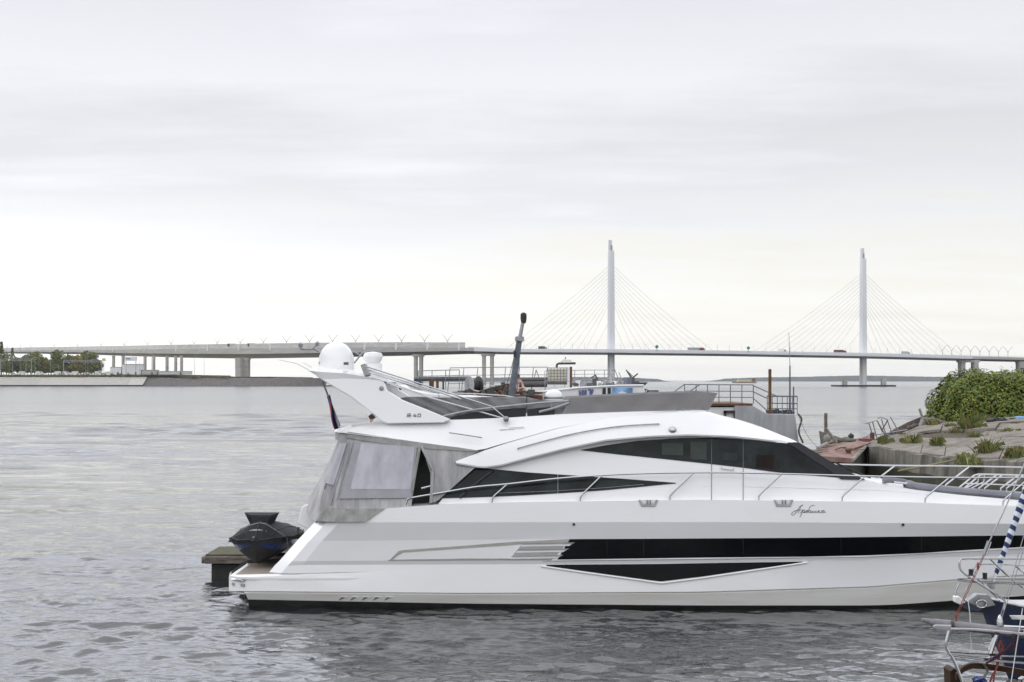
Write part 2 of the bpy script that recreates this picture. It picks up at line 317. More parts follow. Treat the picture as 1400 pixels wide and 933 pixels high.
    tag(o, 'grey rippled harbour water under an overcast sky', 'water', kind='structure')
build_water()
# haze: one closed box of even, thin air
def build_haze():
    mb = MB().box((0, 6000, 85), (26000, 21000, 176)); m = bpy.data.materials.new('haze'); m.use_nodes = True; nt = m.node_tree; nt.nodes.clear()
    o_ = nt.nodes.new('ShaderNodeOutputMaterial'); v = nt.nodes.new('ShaderNodeVolumePrincipled'); v.inputs['Color'].default_value = (.95, .97, 1, 1); v.inputs['Density'].default_value = 4.4e-5
    nt.links.new(v.outputs[0], o_.inputs['Volume']); tag(mb.build('haze', m), 'thin pale haze over the water', 'haze', kind='stuff')
build_haze()
# ------------------------------------------------------------------ far shore: hills, bank, trees
def ridge(prof, Y, depth, seed):
    r = random.Random(seed); mb = MB(); rows = []
    xs = np.linspace(prof[0][0], prof[-1][0], 160)
    for k in range(7):
        t = k / 6; row = []
        for x in xs:
            top = itp(x, prof); h = (523.0 - top) * math.sin(math.pi * min(1, t * .5 + .001) ) if t < 1 else (523 - top)
            p = U(x, 523, Y); hh = (523.4 - top) / F * Y * min(1, t * 1.6) * (1 if t < .7 else 1 - (t - .7) / .3) + r.uniform(-1, 1) * Y / 9000
            row.append(Vector((p.x, Y + depth * t, max(-.5, hh))))
        rows.append(row)
    return mb.grid(rows)
tag(ridge([(985, 523), (1000, 521), (1010, 519.2), (1060, 517.6), (1130, 516.4), (1200, 514.8), (1260, 515.6), (1330, 516.8), (1480, 516)], 5200, 500, 1).build('hills', hillm, ang=60), 'long low wooded shore on the horizon at right', 'hills', kind='structure')
tag(ridge([(600, 518.5), (700, 517), (800, 516.5), (850, 517), (885, 518), (912, 519.5), (922, 523)], 4300, 400, 2).build('hills', hillm, ang=60), 'low wooded headland behind the bridge pylon', 'hills', kind='structure')

BY = 1150.0     # depth of the left bank
def bp(px, py, Y=BY): return U(px, py, Y)
mb = MB(); zt = 5.02 + 4.2 / F * BY
def bank(name, x0, x1, z0, z1, run, m, label, seed, wob):
    r = random.Random(seed); rows = []; nx = 140
    for k in range(5):
        t = k / 4; rows.append([Vector((x0 + (x1 - x0) * i / (nx - 1), BY + run * t + r.uniform(-wob, wob) * 2, z0 + (z1 - z0) * t + r.uniform(-wob, wob))) for i in range(nx)])
    rows.append([Vector((p.x, BY + 300, z1 + .3)) for p in rows[-1]])
    return tag(MB().grid(rows).build(name, m, ang=30 if wob else 60), label, name.replace('_', ' '), kind='structure')
xa = (-1000 - CX) / F * BY; xb = (195 - CX) / F * BY; xc = (445 - CX) / F * BY
z1 = 7.4; gz = 9.6
bank('embankment', xa, xb, 1.2, z1, 14, bankc, 'pale concrete slope of the far left shore', 3, .0)
bank('riprap', xb - 6, xc, .0, 6.6, 16, stone, 'dark rubble stone bank under the bridge', 4, .35)
tag(MB().box(((xa + xb) / 2, BY - 1, .2), (xb - xa, 3, 1.9)).build('quay', antif), 'dark wet footing along the concrete slope', 'quay', kind='structure')
tag(MB().box(((xa + xc) / 2 - 20, BY + 160, z1 + .2), (xc - xa - 60, 250, .6)).box(((xa + xb) / 2, BY + 140, gz - .7), (xb - xa + 40, 236, 1.4)).build('ground', grassb), 'grassy flat ground behind the far bank', 'ground', kind='structure')
def leaf_cloud(mb, blobs, n, size, r, flat=.5):
    for i in range(n):
        c, rad = blobs[r.randrange(len(blobs))]
        d = Vector((r.gauss(0, 1), r.gauss(0, 1), r.gauss(0, 1))).normalized(); rr = r.random() ** .35
        p = Vector(c) + Vector((d.x * rad[0], d.y * rad[1], d.z * rad[2])) * rr
        a = Vector((r.gauss(0, 1), r.gauss(0, 1), r.gauss(0, flat))).normalized(); b_ = a.cross(Vector((r.gauss(0, 1), r.gauss(0, 1), r.gauss(0, 1)))).normalized()
        s = size * r.uniform(.6, 1.4); q = d * s * .25
        mb.add([p - a * s, p - b_ * s * .6 + q, p + a * s, p + b_ * s * .6 + q], [(0, 1, 2), (0, 2, 3)])
def far_tree(seed, h, m, label):
    r = random.Random(seed); t = thing('tree', (0, 0, 0), label, 'tree', 'trees on the far left bank')
    tr = MB().tube([(0, 0, 0), (.1, 0, h * .35), (-.1, .1, h * .8)], .28, 6, .06)
    for k in range(4): a = r.uniform(0, 6.28); tr.tube([(0, 0, h * (.3 + .1 * k)), (math.cos(a) * h * .2, math.sin(a) * h * .2, h * (.5 + .1 * k))], .1, 5, .03)
    tr.build('trunk', bark, t)
    bl = [((r.uniform(-.2, .2) * h, r.uniform(-.2, .2) * h, h * r.uniform(.25, .82)), (h * r.uniform(.13, .24),) * 2 + (h * r.uniform(.12, .2),)) for _ in range(11)]
    cr = MB(); leaf_cloud(cr, bl, 1300, h * .05, r); cr.build('crown', m, t, recalc=False); return t
def conifer(seed, h, label):
    r = random.Random(seed); t = thing('conifer_tree', (0, 0, 0), label, 'tree', 'trees on the far left bank')
    MB().tube([(0, 0, 0), (0, 0, h)], .25, 6, .04).build('trunk', bark, t); cr = MB()
    leaf_cloud(cr, [((0, 0, h * (.2 + .077 * k)), (h * .17 * (1 - k / 11.5),) * 2 + (h * .06,)) for k in range(11)], 420, h * .04, r); cr.build('crown', treel, t, recalc=False); return t
gz = 9.6
kinds = [far_tree(11, 13, treel, 'dark green leafy tree in the far shore row'), far_tree(12, 13, treel, 'green round tree in the far shore row'), far_tree(13, 12, treey, 'yellowing tree in the far shore row'), conifer(14, 15, 'pointed dark conifer in the far shore row')]
used = set()
spots = [(-60, 1, 1.1), (-30, 0, 1), (2, 3, 1.25), (9, 0, .95), (17, 3, 1.05), (24, 1, .98), (33, 0, .9), (42, 1, 1.0), (51, 0, 1.08), (59, 1, 1.05), (66, 2, .85), (74, 0, 1.1), (84, 1, .95), (93, 3, .85), (99, 0, .9), (106, 2, 1.05), (114, 0, 1.1), (121, 1, 1.0), (129, 0, 1.02), (134, 1, .85), (12, 2, .75), (88, 0, .85), (-12, 0, .8), (5, 1, .7), (28, 2, .62), (38, 1, .7), (47, 0, .66), (56, 1, .7), (63, 0, .72), (70, 1, .7), (79, 0, .75), (97, 1, .7), (110, 0, .72), (118, 1, .66), (126, 0, .7)]
for i, (px, k, s) in enumerate(spots):
    Y = BY + 60 + (i * 37 % 50); p = U(px, 500, Y); loc = (p.x, Y, gz - .3)
    o = kinds[k] if k not in used else copy_tree(kinds[k]); used.add(k); o.location = loc; o.rotation_euler.z = i * 1.3; o.scale = (s * 1.75, s * 1.5, s * 1.5)
# parked vans and cars on the far bank
def far_vehicle(L_, Wd, Ht, m, kind, label, group):
    t = thing(kind, (0, 0, 0), label, kind.replace('parked_', ''), group); b = MB()
    prof = [(-L_ / 2, .35), (L_ / 2, .35), (L_ / 2, Ht * .5), (L_ * .36, Ht * .56), (L_ * .22, Ht), (-L_ / 2, Ht)] if kind == 'parked_van' else [(-L_ / 2, .3), (L_ / 2, .3), (L_ / 2, Ht * .55), (L_ * .3, Ht * .6), (L_ * .1, Ht), (-L_ * .28, Ht), (-L_ * .45, Ht * .62), (-L_ / 2, Ht * .6)]
    b.prism([(x, -Wd / 2, z) for x, z in prof], (0, Wd, 0)).build('body', m, t, bevel=.08)
    g = MB(); g.prism([(L_ * .02, -Wd / 2 - .02, Ht * .62), (L_ * .27, -Wd / 2 - .02, Ht * .62), (L_ * .19, -Wd / 2 - .02, Ht * .92), (L_ * .02, -Wd / 2 - .02, Ht * .92)], (0, .04, 0)).build('window', glass, t)
    for s in (-1, 1): MB().lathe((s * L_ * .31, -Wd / 2 - .03, .33), [(.02, -.1), (.33, -.1), (.33, .12), (.02, .12)], 12, 'Y').build('wheel', rubber, t)
    return t
van = far_vehicle(6.2, 2.1, 2.7, whitep, 'parked_van', 'white van parked on the far left bank', 'white vans parked on the far bank')
car = far_vehicle(4.5, 1.8, 1.5, silver, 'parked_car', 'silver car parked on the far left bank', 'cars parked on the far bank')
for i, px in enumerate((29, 54, 77, 91, 101, 134, 147, 160)):
    o = van if i == 0 else copy_tree(van); p = U(px, 500, BY + 26); o.location = (p.x, BY + 26 + i % 3, gz); o.rotation_euler.z = (.1 * i) if i % 2 else 3.1
for i, px in enumerate((20, 84, 110, 117, 124, 141, 154, 166, 176)):
    o = car if i == 0 else copy_tree(car); p = U(px, 500, BY + 22); o.location = (p.x, BY + 20 + i % 2, gz); o.rotation_euler.z = .2 * i
# ------------------------------------------------------------------ the cable-stayed bridge
bridge = thing('cable_stayed_bridge', (0, 0, 0), 'pale cable-stayed road bridge with two tall pylons across the bay', 'bridge')
DP = lambda px: itp(px, [(-200, 2300), (0, 1950), (150, 1500), (220, 1330), (440, 1140), (640, 1060), (835, 1030), (1180, 1085), (1400, 1150), (1600, 1220)])
DT = [(-200, 480), (0, 479.6), (150, 478.4), (250, 477.2), (440, 475.3), (560, 475), (640, 475.6), (700, 478.6), (835, 479), (1000, 481), (1180, 484), (1320, 487.5), (1400, 489.5), (1600, 496)]
DB = [(-200, 483.4), (0, 483.2), (100, 484), (150, 486), (250, 489), (330, 490), (440, 488.3), (560, 485.8), (640, 483.5), (660, 483.6), (700, 484), (835, 484.6), (1000, 486.5), (1180, 489.5), (1320, 493), (1400, 494.5), (1600, 501)]
def deck(x0, x1, wd, n):
    rows = []
    for px in np.linspace(x0, x1, n):
        Y = DP(px); a = U(px, itp(px, DT), Y); b = U(px, itp(px, DB), Y); h = a.z - b.z
        prof = [(0, 0), (0, -.58), (.08, -.66), (.22, -1), (.78, -1), (.92, -.66), (1, -.58), (1, 0)]
        rows.append([Vector((a.x, Y + wd * q, a.z + h * k)) for q, k in prof])
    return MB().grid(rows, True)
deck(-200, 648, 30, 90).build('approach_deck', brconc, bridge, ang=25)
deck(648, 1330, 34, 90).build('main_deck', brsteel, bridge, ang=25)
deck(1330.2, 1600, 30, 30).build('approach_deck', brconc, bridge, ang=25)
def rail_line(x0, x1, up, m, name, n=60):
    rows = []
    for px in np.linspace(x0, x1, n):
        Y = DP(px); a = U(px, itp(px, DT), Y); rows.append([Vector((a.x, Y + .3, a.z - .02)), Vector((a.x, Y + .3, a.z + up))])
    return MB().solid(rows, (0, .25, 0)).build(name, m, bridge)
rail_line(-200, 636, 3.9, barrier, 'noise_barrier'); rail_line(640, 1600, .8, brsteel, 'parapet')
for px in np.arange(-60, 640, 43.0):
    fr = MB(); Y = DP(px); a = U(px, itp(px, DT), Y); fr.box((a.x, Y + .1, a.z + .6), (2.4, .5, 5.2)); fr.build('barrier_rib', whitep, bridge)
def pier(px, py0, py1, w, gap, n, Y, depth):
    mb = MB()
    for k in range(n):
        q = px + gap * (k - (n - 1) / 2); a = U(q, py0, Y); b = U(q, py1, Y); ww = w / F * Y
        rows = [[(a.x + sx * ww / 2 * (1.25 if t == 0 else 1), Y + 6 + sy * depth, a.z + (b.z - a.z) * t) for sx, sy in ((-1, -.6), (-.6, -1), (.6, -1), (1, -.6), (1, .6), (.6, 1), (-.6, 1), (-1, .6))] for t in (0, .12, 1)]
        mb.grid(rows, True)
    if n > 1: a = U(px, py0 + 1, Y); mb.box((a.x, Y + 6, a.z), ((w + gap + 3) / F * Y, 7, 1.8))
    mb.build('pier', brconc, bridge, ang=30)
pier(325, 489.5, 516, 9, 0, 1, 1190, 5); pier(335, 489.5, 516, 9, 0, 1, 1200, 5)
pier(571.5, 485, 527.5, 5.2, 7.4, 2, DP(571), 3); pier(667, 484, 527.5, 5.2, 11, 2, DP(667), 3)
pier(1327, 493, 527, 8, 18, 2, DP(1327), 4); pier(1398, 494, 527, 9, 0, 1, DP(1398), 4)
pier(1412, 494, 527, 9, 0, 1, DP(1412), 4)
for px in (153, 166, 196, 208, 226, 238, 246): pier(px, 486.5, 516, 3.2, 0, 1, DP(px) - 60, 2.5)
def pylon(px, top, w):
    Y = DP(px); k = (Y + 17) / F; b0 = U(px, 528, Y + 17); t0 = U(px, top, Y + 17); mb = MB(); yc = Y + 17
    zs = [0, 24, b0.z + 26, t0.z - 17 * k, t0.z - 14 * k]; ws = [w * 1.0, w * .95, w * 1.05, w * .86, w * .8]
    rows = [[(b0.x + sx * q * k / 2, yc + sy * q * k * .8, z) for sx, sy in ((-1, -.5), (-.5, -1), (.5, -1), (1, -.5), (1, .5), (.5, 1), (-.5, 1), (-1, .5))] for z, q in zip(zs, ws)]
    mb.grid(rows, True)
    for sx, hz in ((-1, 0), (.35, 7)): mb.box((b0.x + sx * w * k * .14, yc, t0.z - (7 + hz * .5) * k), (w * k * (.5 if sx < 0 else .32), w * k * .7, (15 - hz) * k))
    p = mb.build('pylon', brsteel, bridge, ang=20, bevel=.3); top_z = t0.z
    for side in (-1, 1):
        for j in range(12):
            fx = (12 + (j + 1) * 11.2) * side; q = px + fx; Yq = DP(q); e = U(q, itp(q, DT), Yq); e.y += 17
            za = top_z - (36 + (11 - j) * 5.2 + (20 if j == 0 else 0)) * k
            st = Vector((b0.x + side * w * .42 * k, yc, za)); mid = (st + e) / 2; mid.z -= 1.2 + j * .22
            pts = [(st * (1 - t) ** 2 + mid * 2 * t * (1 - t) + e * t * t) for t in np.linspace(0, 1, 7)]
            MB().tube(pts, .10, 5).build('stay_cable', cablem, bridge)
    return b0
b1 = pylon(835.5, 329, 9.6); b2 = pylon(1180, 340, 8.6)
for b, Y in ((b1, DP(835)), (b2, DP(1180))):
    MB().box((b.x, Y + 17, .5), (44, 26, 1.6)).build('fender_base', antif, bridge)
    for s in (-1, 1): MB().box((b.x + s * 15, Y + 14, 3.6), (3.6, 4, 5.2)).build('fender_block', brconc, bridge, bevel=.2)
def lamp_proto():
    t = thing('street_lamp', (0, 0, 0), 'thin grey double-armed lamp post standing on the bridge deck', 'street lamp', 'lamps along the bridge'); h = 10
    MB().tube([(0, 0, 0), (0, 0, h * .55)], .26, 6, .2).build('post', steel_d, t)
    for s in (-1, 1):
        MB().tube([(0, 0, h * .5), (s * 1.2, 0, h * .72), (s * 3.4, 0, h)], .24, 5, .16).build('arm', steel_d, t)
        MB().box((s * 3.7, 0, h + .05), (1.1, .3, .22), ry=-s * .5).build('lamp_head', steel_d, t)
    return t
lamp = lamp_proto(); first = True
for px in list(np.arange(2, 640, 32.0)) + list(np.arange(1300, 1400, 13.0)):
    Y = DP(px) + 22; e = U(px, itp(px, DT), DP(px)); o = lamp if first else copy_tree(lamp); first = False; o.location = (e.x, Y, e.z - .1)
    s = 1.05 if px < 640 else .9; o.scale = (s, s, s)
def single_lamp():
    t = thing('lamp_post', (0, 0, 0), 'slim straight lamp post on the main bridge span', 'lamp post', 'posts along the main span')
    MB().tube([(0, 0, 0), (0, 0, 5.5)], .11, 5, .07).build('post', steel_d, t); MB().box((0, -.4, 5.55), (.3, 1.1, .18)).build('lamp_head', steel_d, t); return t
sl_ = single_lamp(); first = True
for px in np.arange(700, 1300, 17.0):
    Y = DP(px) + 30; e = U(px, itp(px, DT), DP(px)); o = sl_ if first else copy_tree(sl_); first = False; o.location = (e.x, Y, e.z - .1)
def truck(cm, bm_, L_, label, cat='truck'):
    t = thing('truck', (0, 0, 0), label, cat, None)
    MB().box((-L_ * .1, 0, 2.2), (L_ * .74, 2.4, 2.6)).build('cargo_box', bm_, t, bevel=.08)
    MB().prism([(L_ * .28, -1.15, .6), (L_ * .5, -1.15, .6), (L_ * .5, -1.15, 1.7), (L_ * .44, -1.15, 2.8), (L_ * .28, -1.15, 2.8)], (0, 2.3, 0)).build('cab', cm, t)
    for x in (-.36, -.22, .36): MB().lathe((x * L_, -1.2, .5), [(.02, -.1), (.5, -.1), (.5, .2), (.02, .2)], 10, 'Y').build('wheel', rubber, t)
    return t
for px, c, b, L_, lab in ((951, darkst, steel_d, 15, 'dark articulated truck on the main span between the pylons'), (961, redp, flagr, 5, 'small red lorry just ahead of the dark articulated truck'), (1150, darkst, rust, 13, 'brown box truck on the bridge just left of the right pylon'), (317, whitep, darkst, 13, 'dark lorry on the approach above the broad left pier'),
        (344, darkst, bluest, 12, 'blue-grey lorry on the approach deck, right of the broad left pier'), (1070, steel_d, whitep, 9, 'white lorry on the bridge, left of the thin ship mast'), (742, steel_d, darkst, 9, 'dark lorry on the bridge left of the nearer pylon'), (1240, steel_d, silver, 9, 'grey lorry on the bridge right of the far pylon')):
    o = truck(c, b, L_, lab); o.scale = (.75, .75, .8); up = 3 if px < 640 else .3; e = U(px, itp(px, DT), DP(px)); o.location = (e.x, DP(px) + 4, e.z + .03 + (1.4 if px < 640 else 0))
for px in (898, 1023):
    e = U(px, itp(px, DT), DP(px)); t = thing('navigation_sign', (e.x, DP(px), e.z + .1), 'green navigation sign on the bridge rail %s' % ('right of the nearer pylon' if px < 900 else 'at the middle of the main span'), 'sign')
    MB().box((e.x, DP(px) - .2, e.z + 2), (.35, .3, 4)).build('post', steel_d, t); MB().lathe((e.x, DP(px) - .5, e.z + 2.9), [(.05, -.1), (1.3, -.1), (1.3, .1), (.05, .1)], 6, 'Y').build('sign_panel', greensig, t)
# gantries, sheds and masts on the left bank
def gantry(px0, px1, py, Y, label):
    a, b = U(px0, py, Y), U(px1, py, Y); t = thing('sign_gantry', (a.x, Y, gz), label, 'gantry')
    for p in (a, b): MB().box((p.x, Y, (p.z + gz) / 2 - .2), (.5, .5, p.z - gz + .4)).build('post', steel_d, t)
    m = MB().box(((a.x + b.x) / 2, Y, a.z), (b.x - a.x, .35, .35)); m.box(((a.x + b.x) / 2, Y, a.z - 1.3), (b.x - a.x, .3, .3))
    n = 12
    for i in range(n): x0 = a.x + (b.x - a.x) * i / n; x1 = a.x + (b.x - a.x) * (i + 1) / n; m.tube([(x0, Y, a.z - (1.3 if i % 2 else 0)), (x1, Y, a.z - (0 if i % 2 else 1.3))], .1, 4)
    m.build('truss', steel_d, t); return t
g1 = gantry(1, 43, 491, BY + 14, 'grey truss gantry in front of the far trees, at the left edge'); g2 = gantry(87, 139, 493, BY + 14, 'grey truss gantry in front of the far trees, beside the billboard')
for px in (131,): a = U(px, 493, BY + 13.5); MB().box((a.x, BY + 13.4, a.z), (4.5, .2, 2.2)).build('sign_panel', bluest, g2)
for px in (142,): a = U(px, 492, BY + 12); t = thing('road_sign', (a.x, BY + 12, gz), 'small yellow road sign on the far bank', 'sign'); MB().box((a.x, BY + 12, a.z), (3, .2, 2.2)).build('sign_panel', yel, t); MB().box((a.x, BY + 12.3, (a.z + gz) / 2), (.3, .3, a.z - gz)).build('post', steel_d, t)
a = U(179, 491, BY + 15); t = thing('billboard', (a.x, BY + 15, gz), 'blue and white billboard on posts under the approach bridge', 'billboard')
MB().box((a.x, BY + 15, a.z), (10.2, .5, 3.4)).build('panel', whitep, t); MB().box((a.x - 2.2, BY + 14.7, a.z + .2), (3.6, .1, 1.3)).build('blue_lettering_block', bluec, t)
for s in (-1, 1): MB().box((a.x + s * 4, BY + 15.2, (a.z - 1 + gz) / 2), (.4, .4, a.z - 1 - gz)).build('post', steel_d, t)
for i, px in enumerate((17, 28, 35.5, 48, 69, 117, 120, 191, 207, 231, 266, 279)):
    py = 472 if i in (1, 2) else 484; a = U(px, py, BY + 10)
    if i < 1:
        mast0 = thing('light_mast', (a.x, BY + 10, gz), 'thin grey light mast on the far bank', 'mast', 'light masts on the far bank'); MB().tube([(a.x, BY + 10, gz), (a.x, BY + 10, a.z)], .17, 5, .1).build('post', steel_d, mast0); MB().box((a.x, BY + 9.6, a.z), (.7, 1, .3)).build('lamp_head', steel_d, mast0); zb = a.z - gz
    else:
        o = copy_tree(mast0, (a.x, BY + 10, gz)); o.scale = (1, 1, (a.z - gz) / zb)
for px, w, h_, m, lab in ((182, 16, 8.4, whitep, 'white shed under the approach bridge below the billboard'), (160, 9, 6, whitep, 'small white shed left of the billboard'), (205, 13, 3.6, brconc, 'long low concrete hut on the far bank right of the billboard'), (240, 26, 2.6, barrier, 'long grey site fence block beneath the approach bridge')):
    a = U(px, 500, BY + 24); t = thing('shed', (a.x, BY + 24, gz), lab, 'shed'); MB().box((a.x, BY + 24, gz + h_ / 2), (w, 8, h_)).build('wall', m, t, bevel=.05); MB().box((a.x, BY + 24, gz + h_ + .15), (w + .6, 8.6, .3)).build('roof', steel_d, t); MB().box((a.x + w * .2, BY + 19.95, gz + 1), (1.4, .14, 2)).build('door', darkst, t)
bs = MB(); r = random.Random(5)
leaf_cloud(bs, [((U(px, 0, BY + 13).x, BY + 15 + r.uniform(0, 6), 8.3 if px < 200 else 7.4), (5, 2, 1.2 if px < 200 else .8)) for px in list(range(-20, 195, 5)) + [255, 262, 268, 292, 298, 305, 312]], 4200, .5, r)
tag(bs.build('scrub', weed, recalc=False), 'low green scrub along the far bank top', 'scrub', kind='stuff')
# far crane ship and barge near the horizon
t = thing('crane_barge', U(862, 525, 900), 'distant dark floating crane with a raised jib near the headland', 'crane barge'); q = lambda x, y: U(x, y, 900)
MB().prism([q(846, 527), q(882, 527), q(886, 523), q(844, 523)], (0, 8, 0)).build('hull', antif, t)
MB().prism([q(851, 523), q(868, 523), q(868, 517), q(863, 515), q(851, 519)], (0, 5, 0)).build('cab', darkst, t)
jb = MB().tube([q(864, 517), q(856, 506)], .8, 5, .4); jb.tube([q(866, 516), q(872, 511)], .5, 5); jb.tube([q(856, 506), q(866, 515)], .15, 4); jb.build('jib', darkst, t)
t = thing('cargo_barge', U(1019, 525, 2400), 'distant yellowish cargo barge before the right-hand hills', 'barge'); q = lambda x, y: U(x, y, 2400)
MB().prism([q(1004, 524.5), q(1034, 524.5), q(1035, 522), q(1002, 522)], (0, 14, 0)).build('hull', redp, t); MB().prism([q(1008, 522), q(1028, 522), q(1026, 519.4), q(1010, 519.4)], (0, 10, 0)).build('cargo', yel, t); MB().box(q(1031, 519.5) + Vector((0, 5, 0)), (4, 8, 6)).build('wheelhouse', rust, t)
# ------------------------------------------------------------------ the motor yacht
YC = 33.45
boot_d = mat('grimy_gelcoat', (.13, .11, .085), .6, noise=(9, (.25, .22, .17), .8)); wood_in = mat('cabinet_behind_glass', (.010, .007, .006), .2, spec=.1, noise=(2, (.02, .012, .009), .9))
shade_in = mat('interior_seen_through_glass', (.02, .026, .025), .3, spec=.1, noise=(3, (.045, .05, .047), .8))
yacht = thing('motor_yacht', (-2, YC, 0), 'large white motor yacht with black hull windows and grey canvas covers', 'motor yacht')
def YP(px, py, b): return U(px, py, YC - b)
TAP = [(313, -.34), (322, -.2), (335, -.1), (360, -.04), (420, -.01), (480, 0), (1100, 0), (1250, -.07), (1400, -.25), (1500, -.6), (1600, -1.2), (1690, -2.25)]
LV = {}   # level name -> (curve of py over px, inset)
S_ = [(432, 712), (500, 711.5), (527, 695.5), (600, 690), (700, 687), (960, 683.5), (1240, 687), (1400, 693), (1690, 700)]
K_ = [(300, 714.5), (1000, 714), (1400, 716.5), (1690, 720)]
W1 = [(300, 741), (770, 737.3), (1100, 735.5), (1400, 732), (1690, 726)]
W2 = [(300, 768), (770, 765.3), (960, 762.8), (1185, 760), (1310, 753.5), (1400, 748), (1690, 735)]
LW = [(300, 773), (770, 771.5), (960, 770), (1185, 767), (1400, 758), (1690, 744)]
CH = [(300, 808.3), (350, 808.5), (640, 811), (960, 809.3), (1191, 802), (1310, 792), (1400, 786), (1690, 765)]
WB = [(300, 819), (340, 819.8), (500, 823), (640, 825.5), (960, 828), (1191, 828), (1233, 826.5), (1307, 821), (1400, 815), (1690, 790)]
def hb(px, py):
    """half beam of the hull at a photo point"""
    c = itp(px, CH); b = itp(py, [(680, 2.39), (itp(px, K_), 2.45), (itp(px, W1), 2.385), (itp(px, W2), 2.385), (itp(px, LW), 2.36), (c - 1, 2.43), (c + 3, 2.395), (itp(px, WB), 2.33), (itp(px, WB) + 12, 2.2)])
    fl = itp(px, [(900, 0), (1150, .02), (1250, .10), (1400, .36), (1690, .9)]) * max(0, (py - 716) / 110)
    return max(.03, b + itp(px, TAP) - fl)
def hp(px, py, out=0): return YP(px, py, hb(px, py) + out)
def patch(top, bot, fn, n=24, m=4):
    A, B = resample(top, n), resample(bot, n)
    return [[fn(a.x + (b.x - a.x) * v / (m - 1), a.y + (b.y - a.y) * v / (m - 1)) for a, b in zip(A, B)] for v in range(m)]
# hull: upper side above the platform line, then lower hull down to the keel
XS = [0, .008, .02, .035, .05, .075, .1, .14] + list(np.linspace(.18, 1, 44))
def level_rows(levels, x0):
    rows = []
    for cur, st in levels:
        rows.append([(lambda x: hp(x, itp(x, cur)))(st + (1690 - st) * t) for t in XS])
    return rows
hm = MB()
PL = [(300, 786.5), (460, 787.5), (1690, 760)]
def slant(c): return lambda py: 464 - (py - 714) * 57 / 66
up = [(S_, 466), (K_, 464), (W1, 440), (W2, 418), (LW, 413), ([(300, 787), (1690, 752)], 403)]
rows_u = level_rows(up, 0); hm.grid(rows_u)
edge = [r[0] for r in rows_u]
aft = [YP(432, 712.3, 2.02), YP(430, 714.5, 2.04), YP(406, 740, 2.1), YP(382, 767, 2.16), YP(375, 774, 2.17), YP(368, 782.5, 2.18)]
mid = [a.lerp(b, .45) + Vector((-.03, -.07, 0)) for a, b in zip(edge, aft)]
hm.grid([edge, mid, aft]); inner = [p + Vector((.25, .55, .02)) for p in aft]; hm.grid([aft, inner])
hm.add([edge[-1], mid[-1], aft[-1], inner[-1], edge[-1] + Vector((.4, .5, 0))], [(0, 1, 2, 3, 4)])
hm.mirror(YC)
hull = hm.build('hull', gel2, yacht, ang=7)
lo = MB(); low = [([(300, 787), (1690, 752)], 314), ([(300, 790), (1690, 753)], 313), (CH, 313)]
lr = level_rows(low, 0); lr[0] = [p + Vector((.03 if i < 4 else 0, .05 if i < 5 else .02 if i < 7 else 0, 0)) for i, p in enumerate(lr[0])]
lo.grid(lr); cb = [Vector((p.x, 2 * YC - p.y, p.z)) for p in lr[-1]]
lo.grid([[r[0] for r in lr], [Vector((lr[k][0].x - .12, YC - 1.4, r[0].z)) for k, r in enumerate(lr)], [Vector((lr[k][0].x - .16, YC, r[0].z)) for k, r in enumerate(lr)]])
lo.mirror(YC); lo.build('topsides', gel2, hull, ang=20)
bt = MB(); CH2 = [(x, y + 2.6) for x, y in CH]; br_ = level_rows([(CH2, 335), ([(x, (y + c[1]) / 2) for (x, y), c in zip([(x, itp(x, CH2)) for x, _ in WB], WB)], 337), (WB, 339)], 0)
br_ = [[Vector((p.x, YC, p.z)) if False else p for p in r] for r in br_]
bt.grid([[p + Vector((0, .06, .02)) for p in level_rows([(CH, 330)], 0)[0]]] + br_); bt.grid([[r[0] for r in br_], [Vector((r[0].x - .02, YC, r[0].z)) for r in br_]]); bt.mirror(YC); bt.build('boot_stripe', boot, hull, ang=25)
kl = MB(); wl = br_[-1]; k1 = [Vector((p.x, p.y + .16 + .3 * max(0, (p.x - 8) / 6), -.12)) for p in wl]; k2 = [Vector((p.x, YC - .02, -1.0 if p.x < 8 else -1 + (p.x - 8) * .13)) for p in wl]
kl.grid([wl, k1, k2]); kl.grid([[wl[0], k1[0], k2[0]], [Vector((q.x, YC, q.z)) for q in (wl[0], k1[0], k2[0])]]); kl.mirror(YC); kl.build('bottom', antif, hull, ang=40)
# bathing platform
pr = []
for px, bb in ((314, 2.06), (318, 2.17), (326, 2.28), (345, 2.35), (400, 2.39), (470, 2.40), (520, 2.38)):
    p = YP(px, 787, bb); pr.append(p)
out_ = pr + [Vector((p.x, 2 * YC - p.y, p.z)) for p in reversed(pr)]
zp = pr[0].z - .002
MB().prism([(p.x, p.y, zp) for p in out_], (0, 0, -.05)).build('bathing_platform', gel, yacht)
tk = [(p.x * .985 - .02 if i not in (0, len(out_) - 1) else p.x + .08, YC + (p.y - YC) * .955, zp + .012) for i, p in enumerate(out_)]
MB().prism([(x + .03, y, z) for x, y, z in tk], (0, 0, -.02)).build('teak_decking', teak, yacht)
# transom block with the garage door
tp = [U(x, y, 32.2) for x, y in ((418, 690), (412, 694), (406.5, 716), (417, 721.5), (450, 742), (462, 776), (520, 776), (520, 690))]
MB().prism(tp, (0, 2.6, 0)).build('transom', gel, yacht, bevel=.02)
MB().tube([U(408, 721, 31.5), U(408, 727, 31.5), U(407, 731, 31.5)], .03, 6).build('mooring_shackle', rubber, yacht)
# cockpit sole
MB().box(((520 - 700) * .0163, YC, 1.9), (2.8, 4.2, .08)).build('cockpit_deck', teak, yacht)
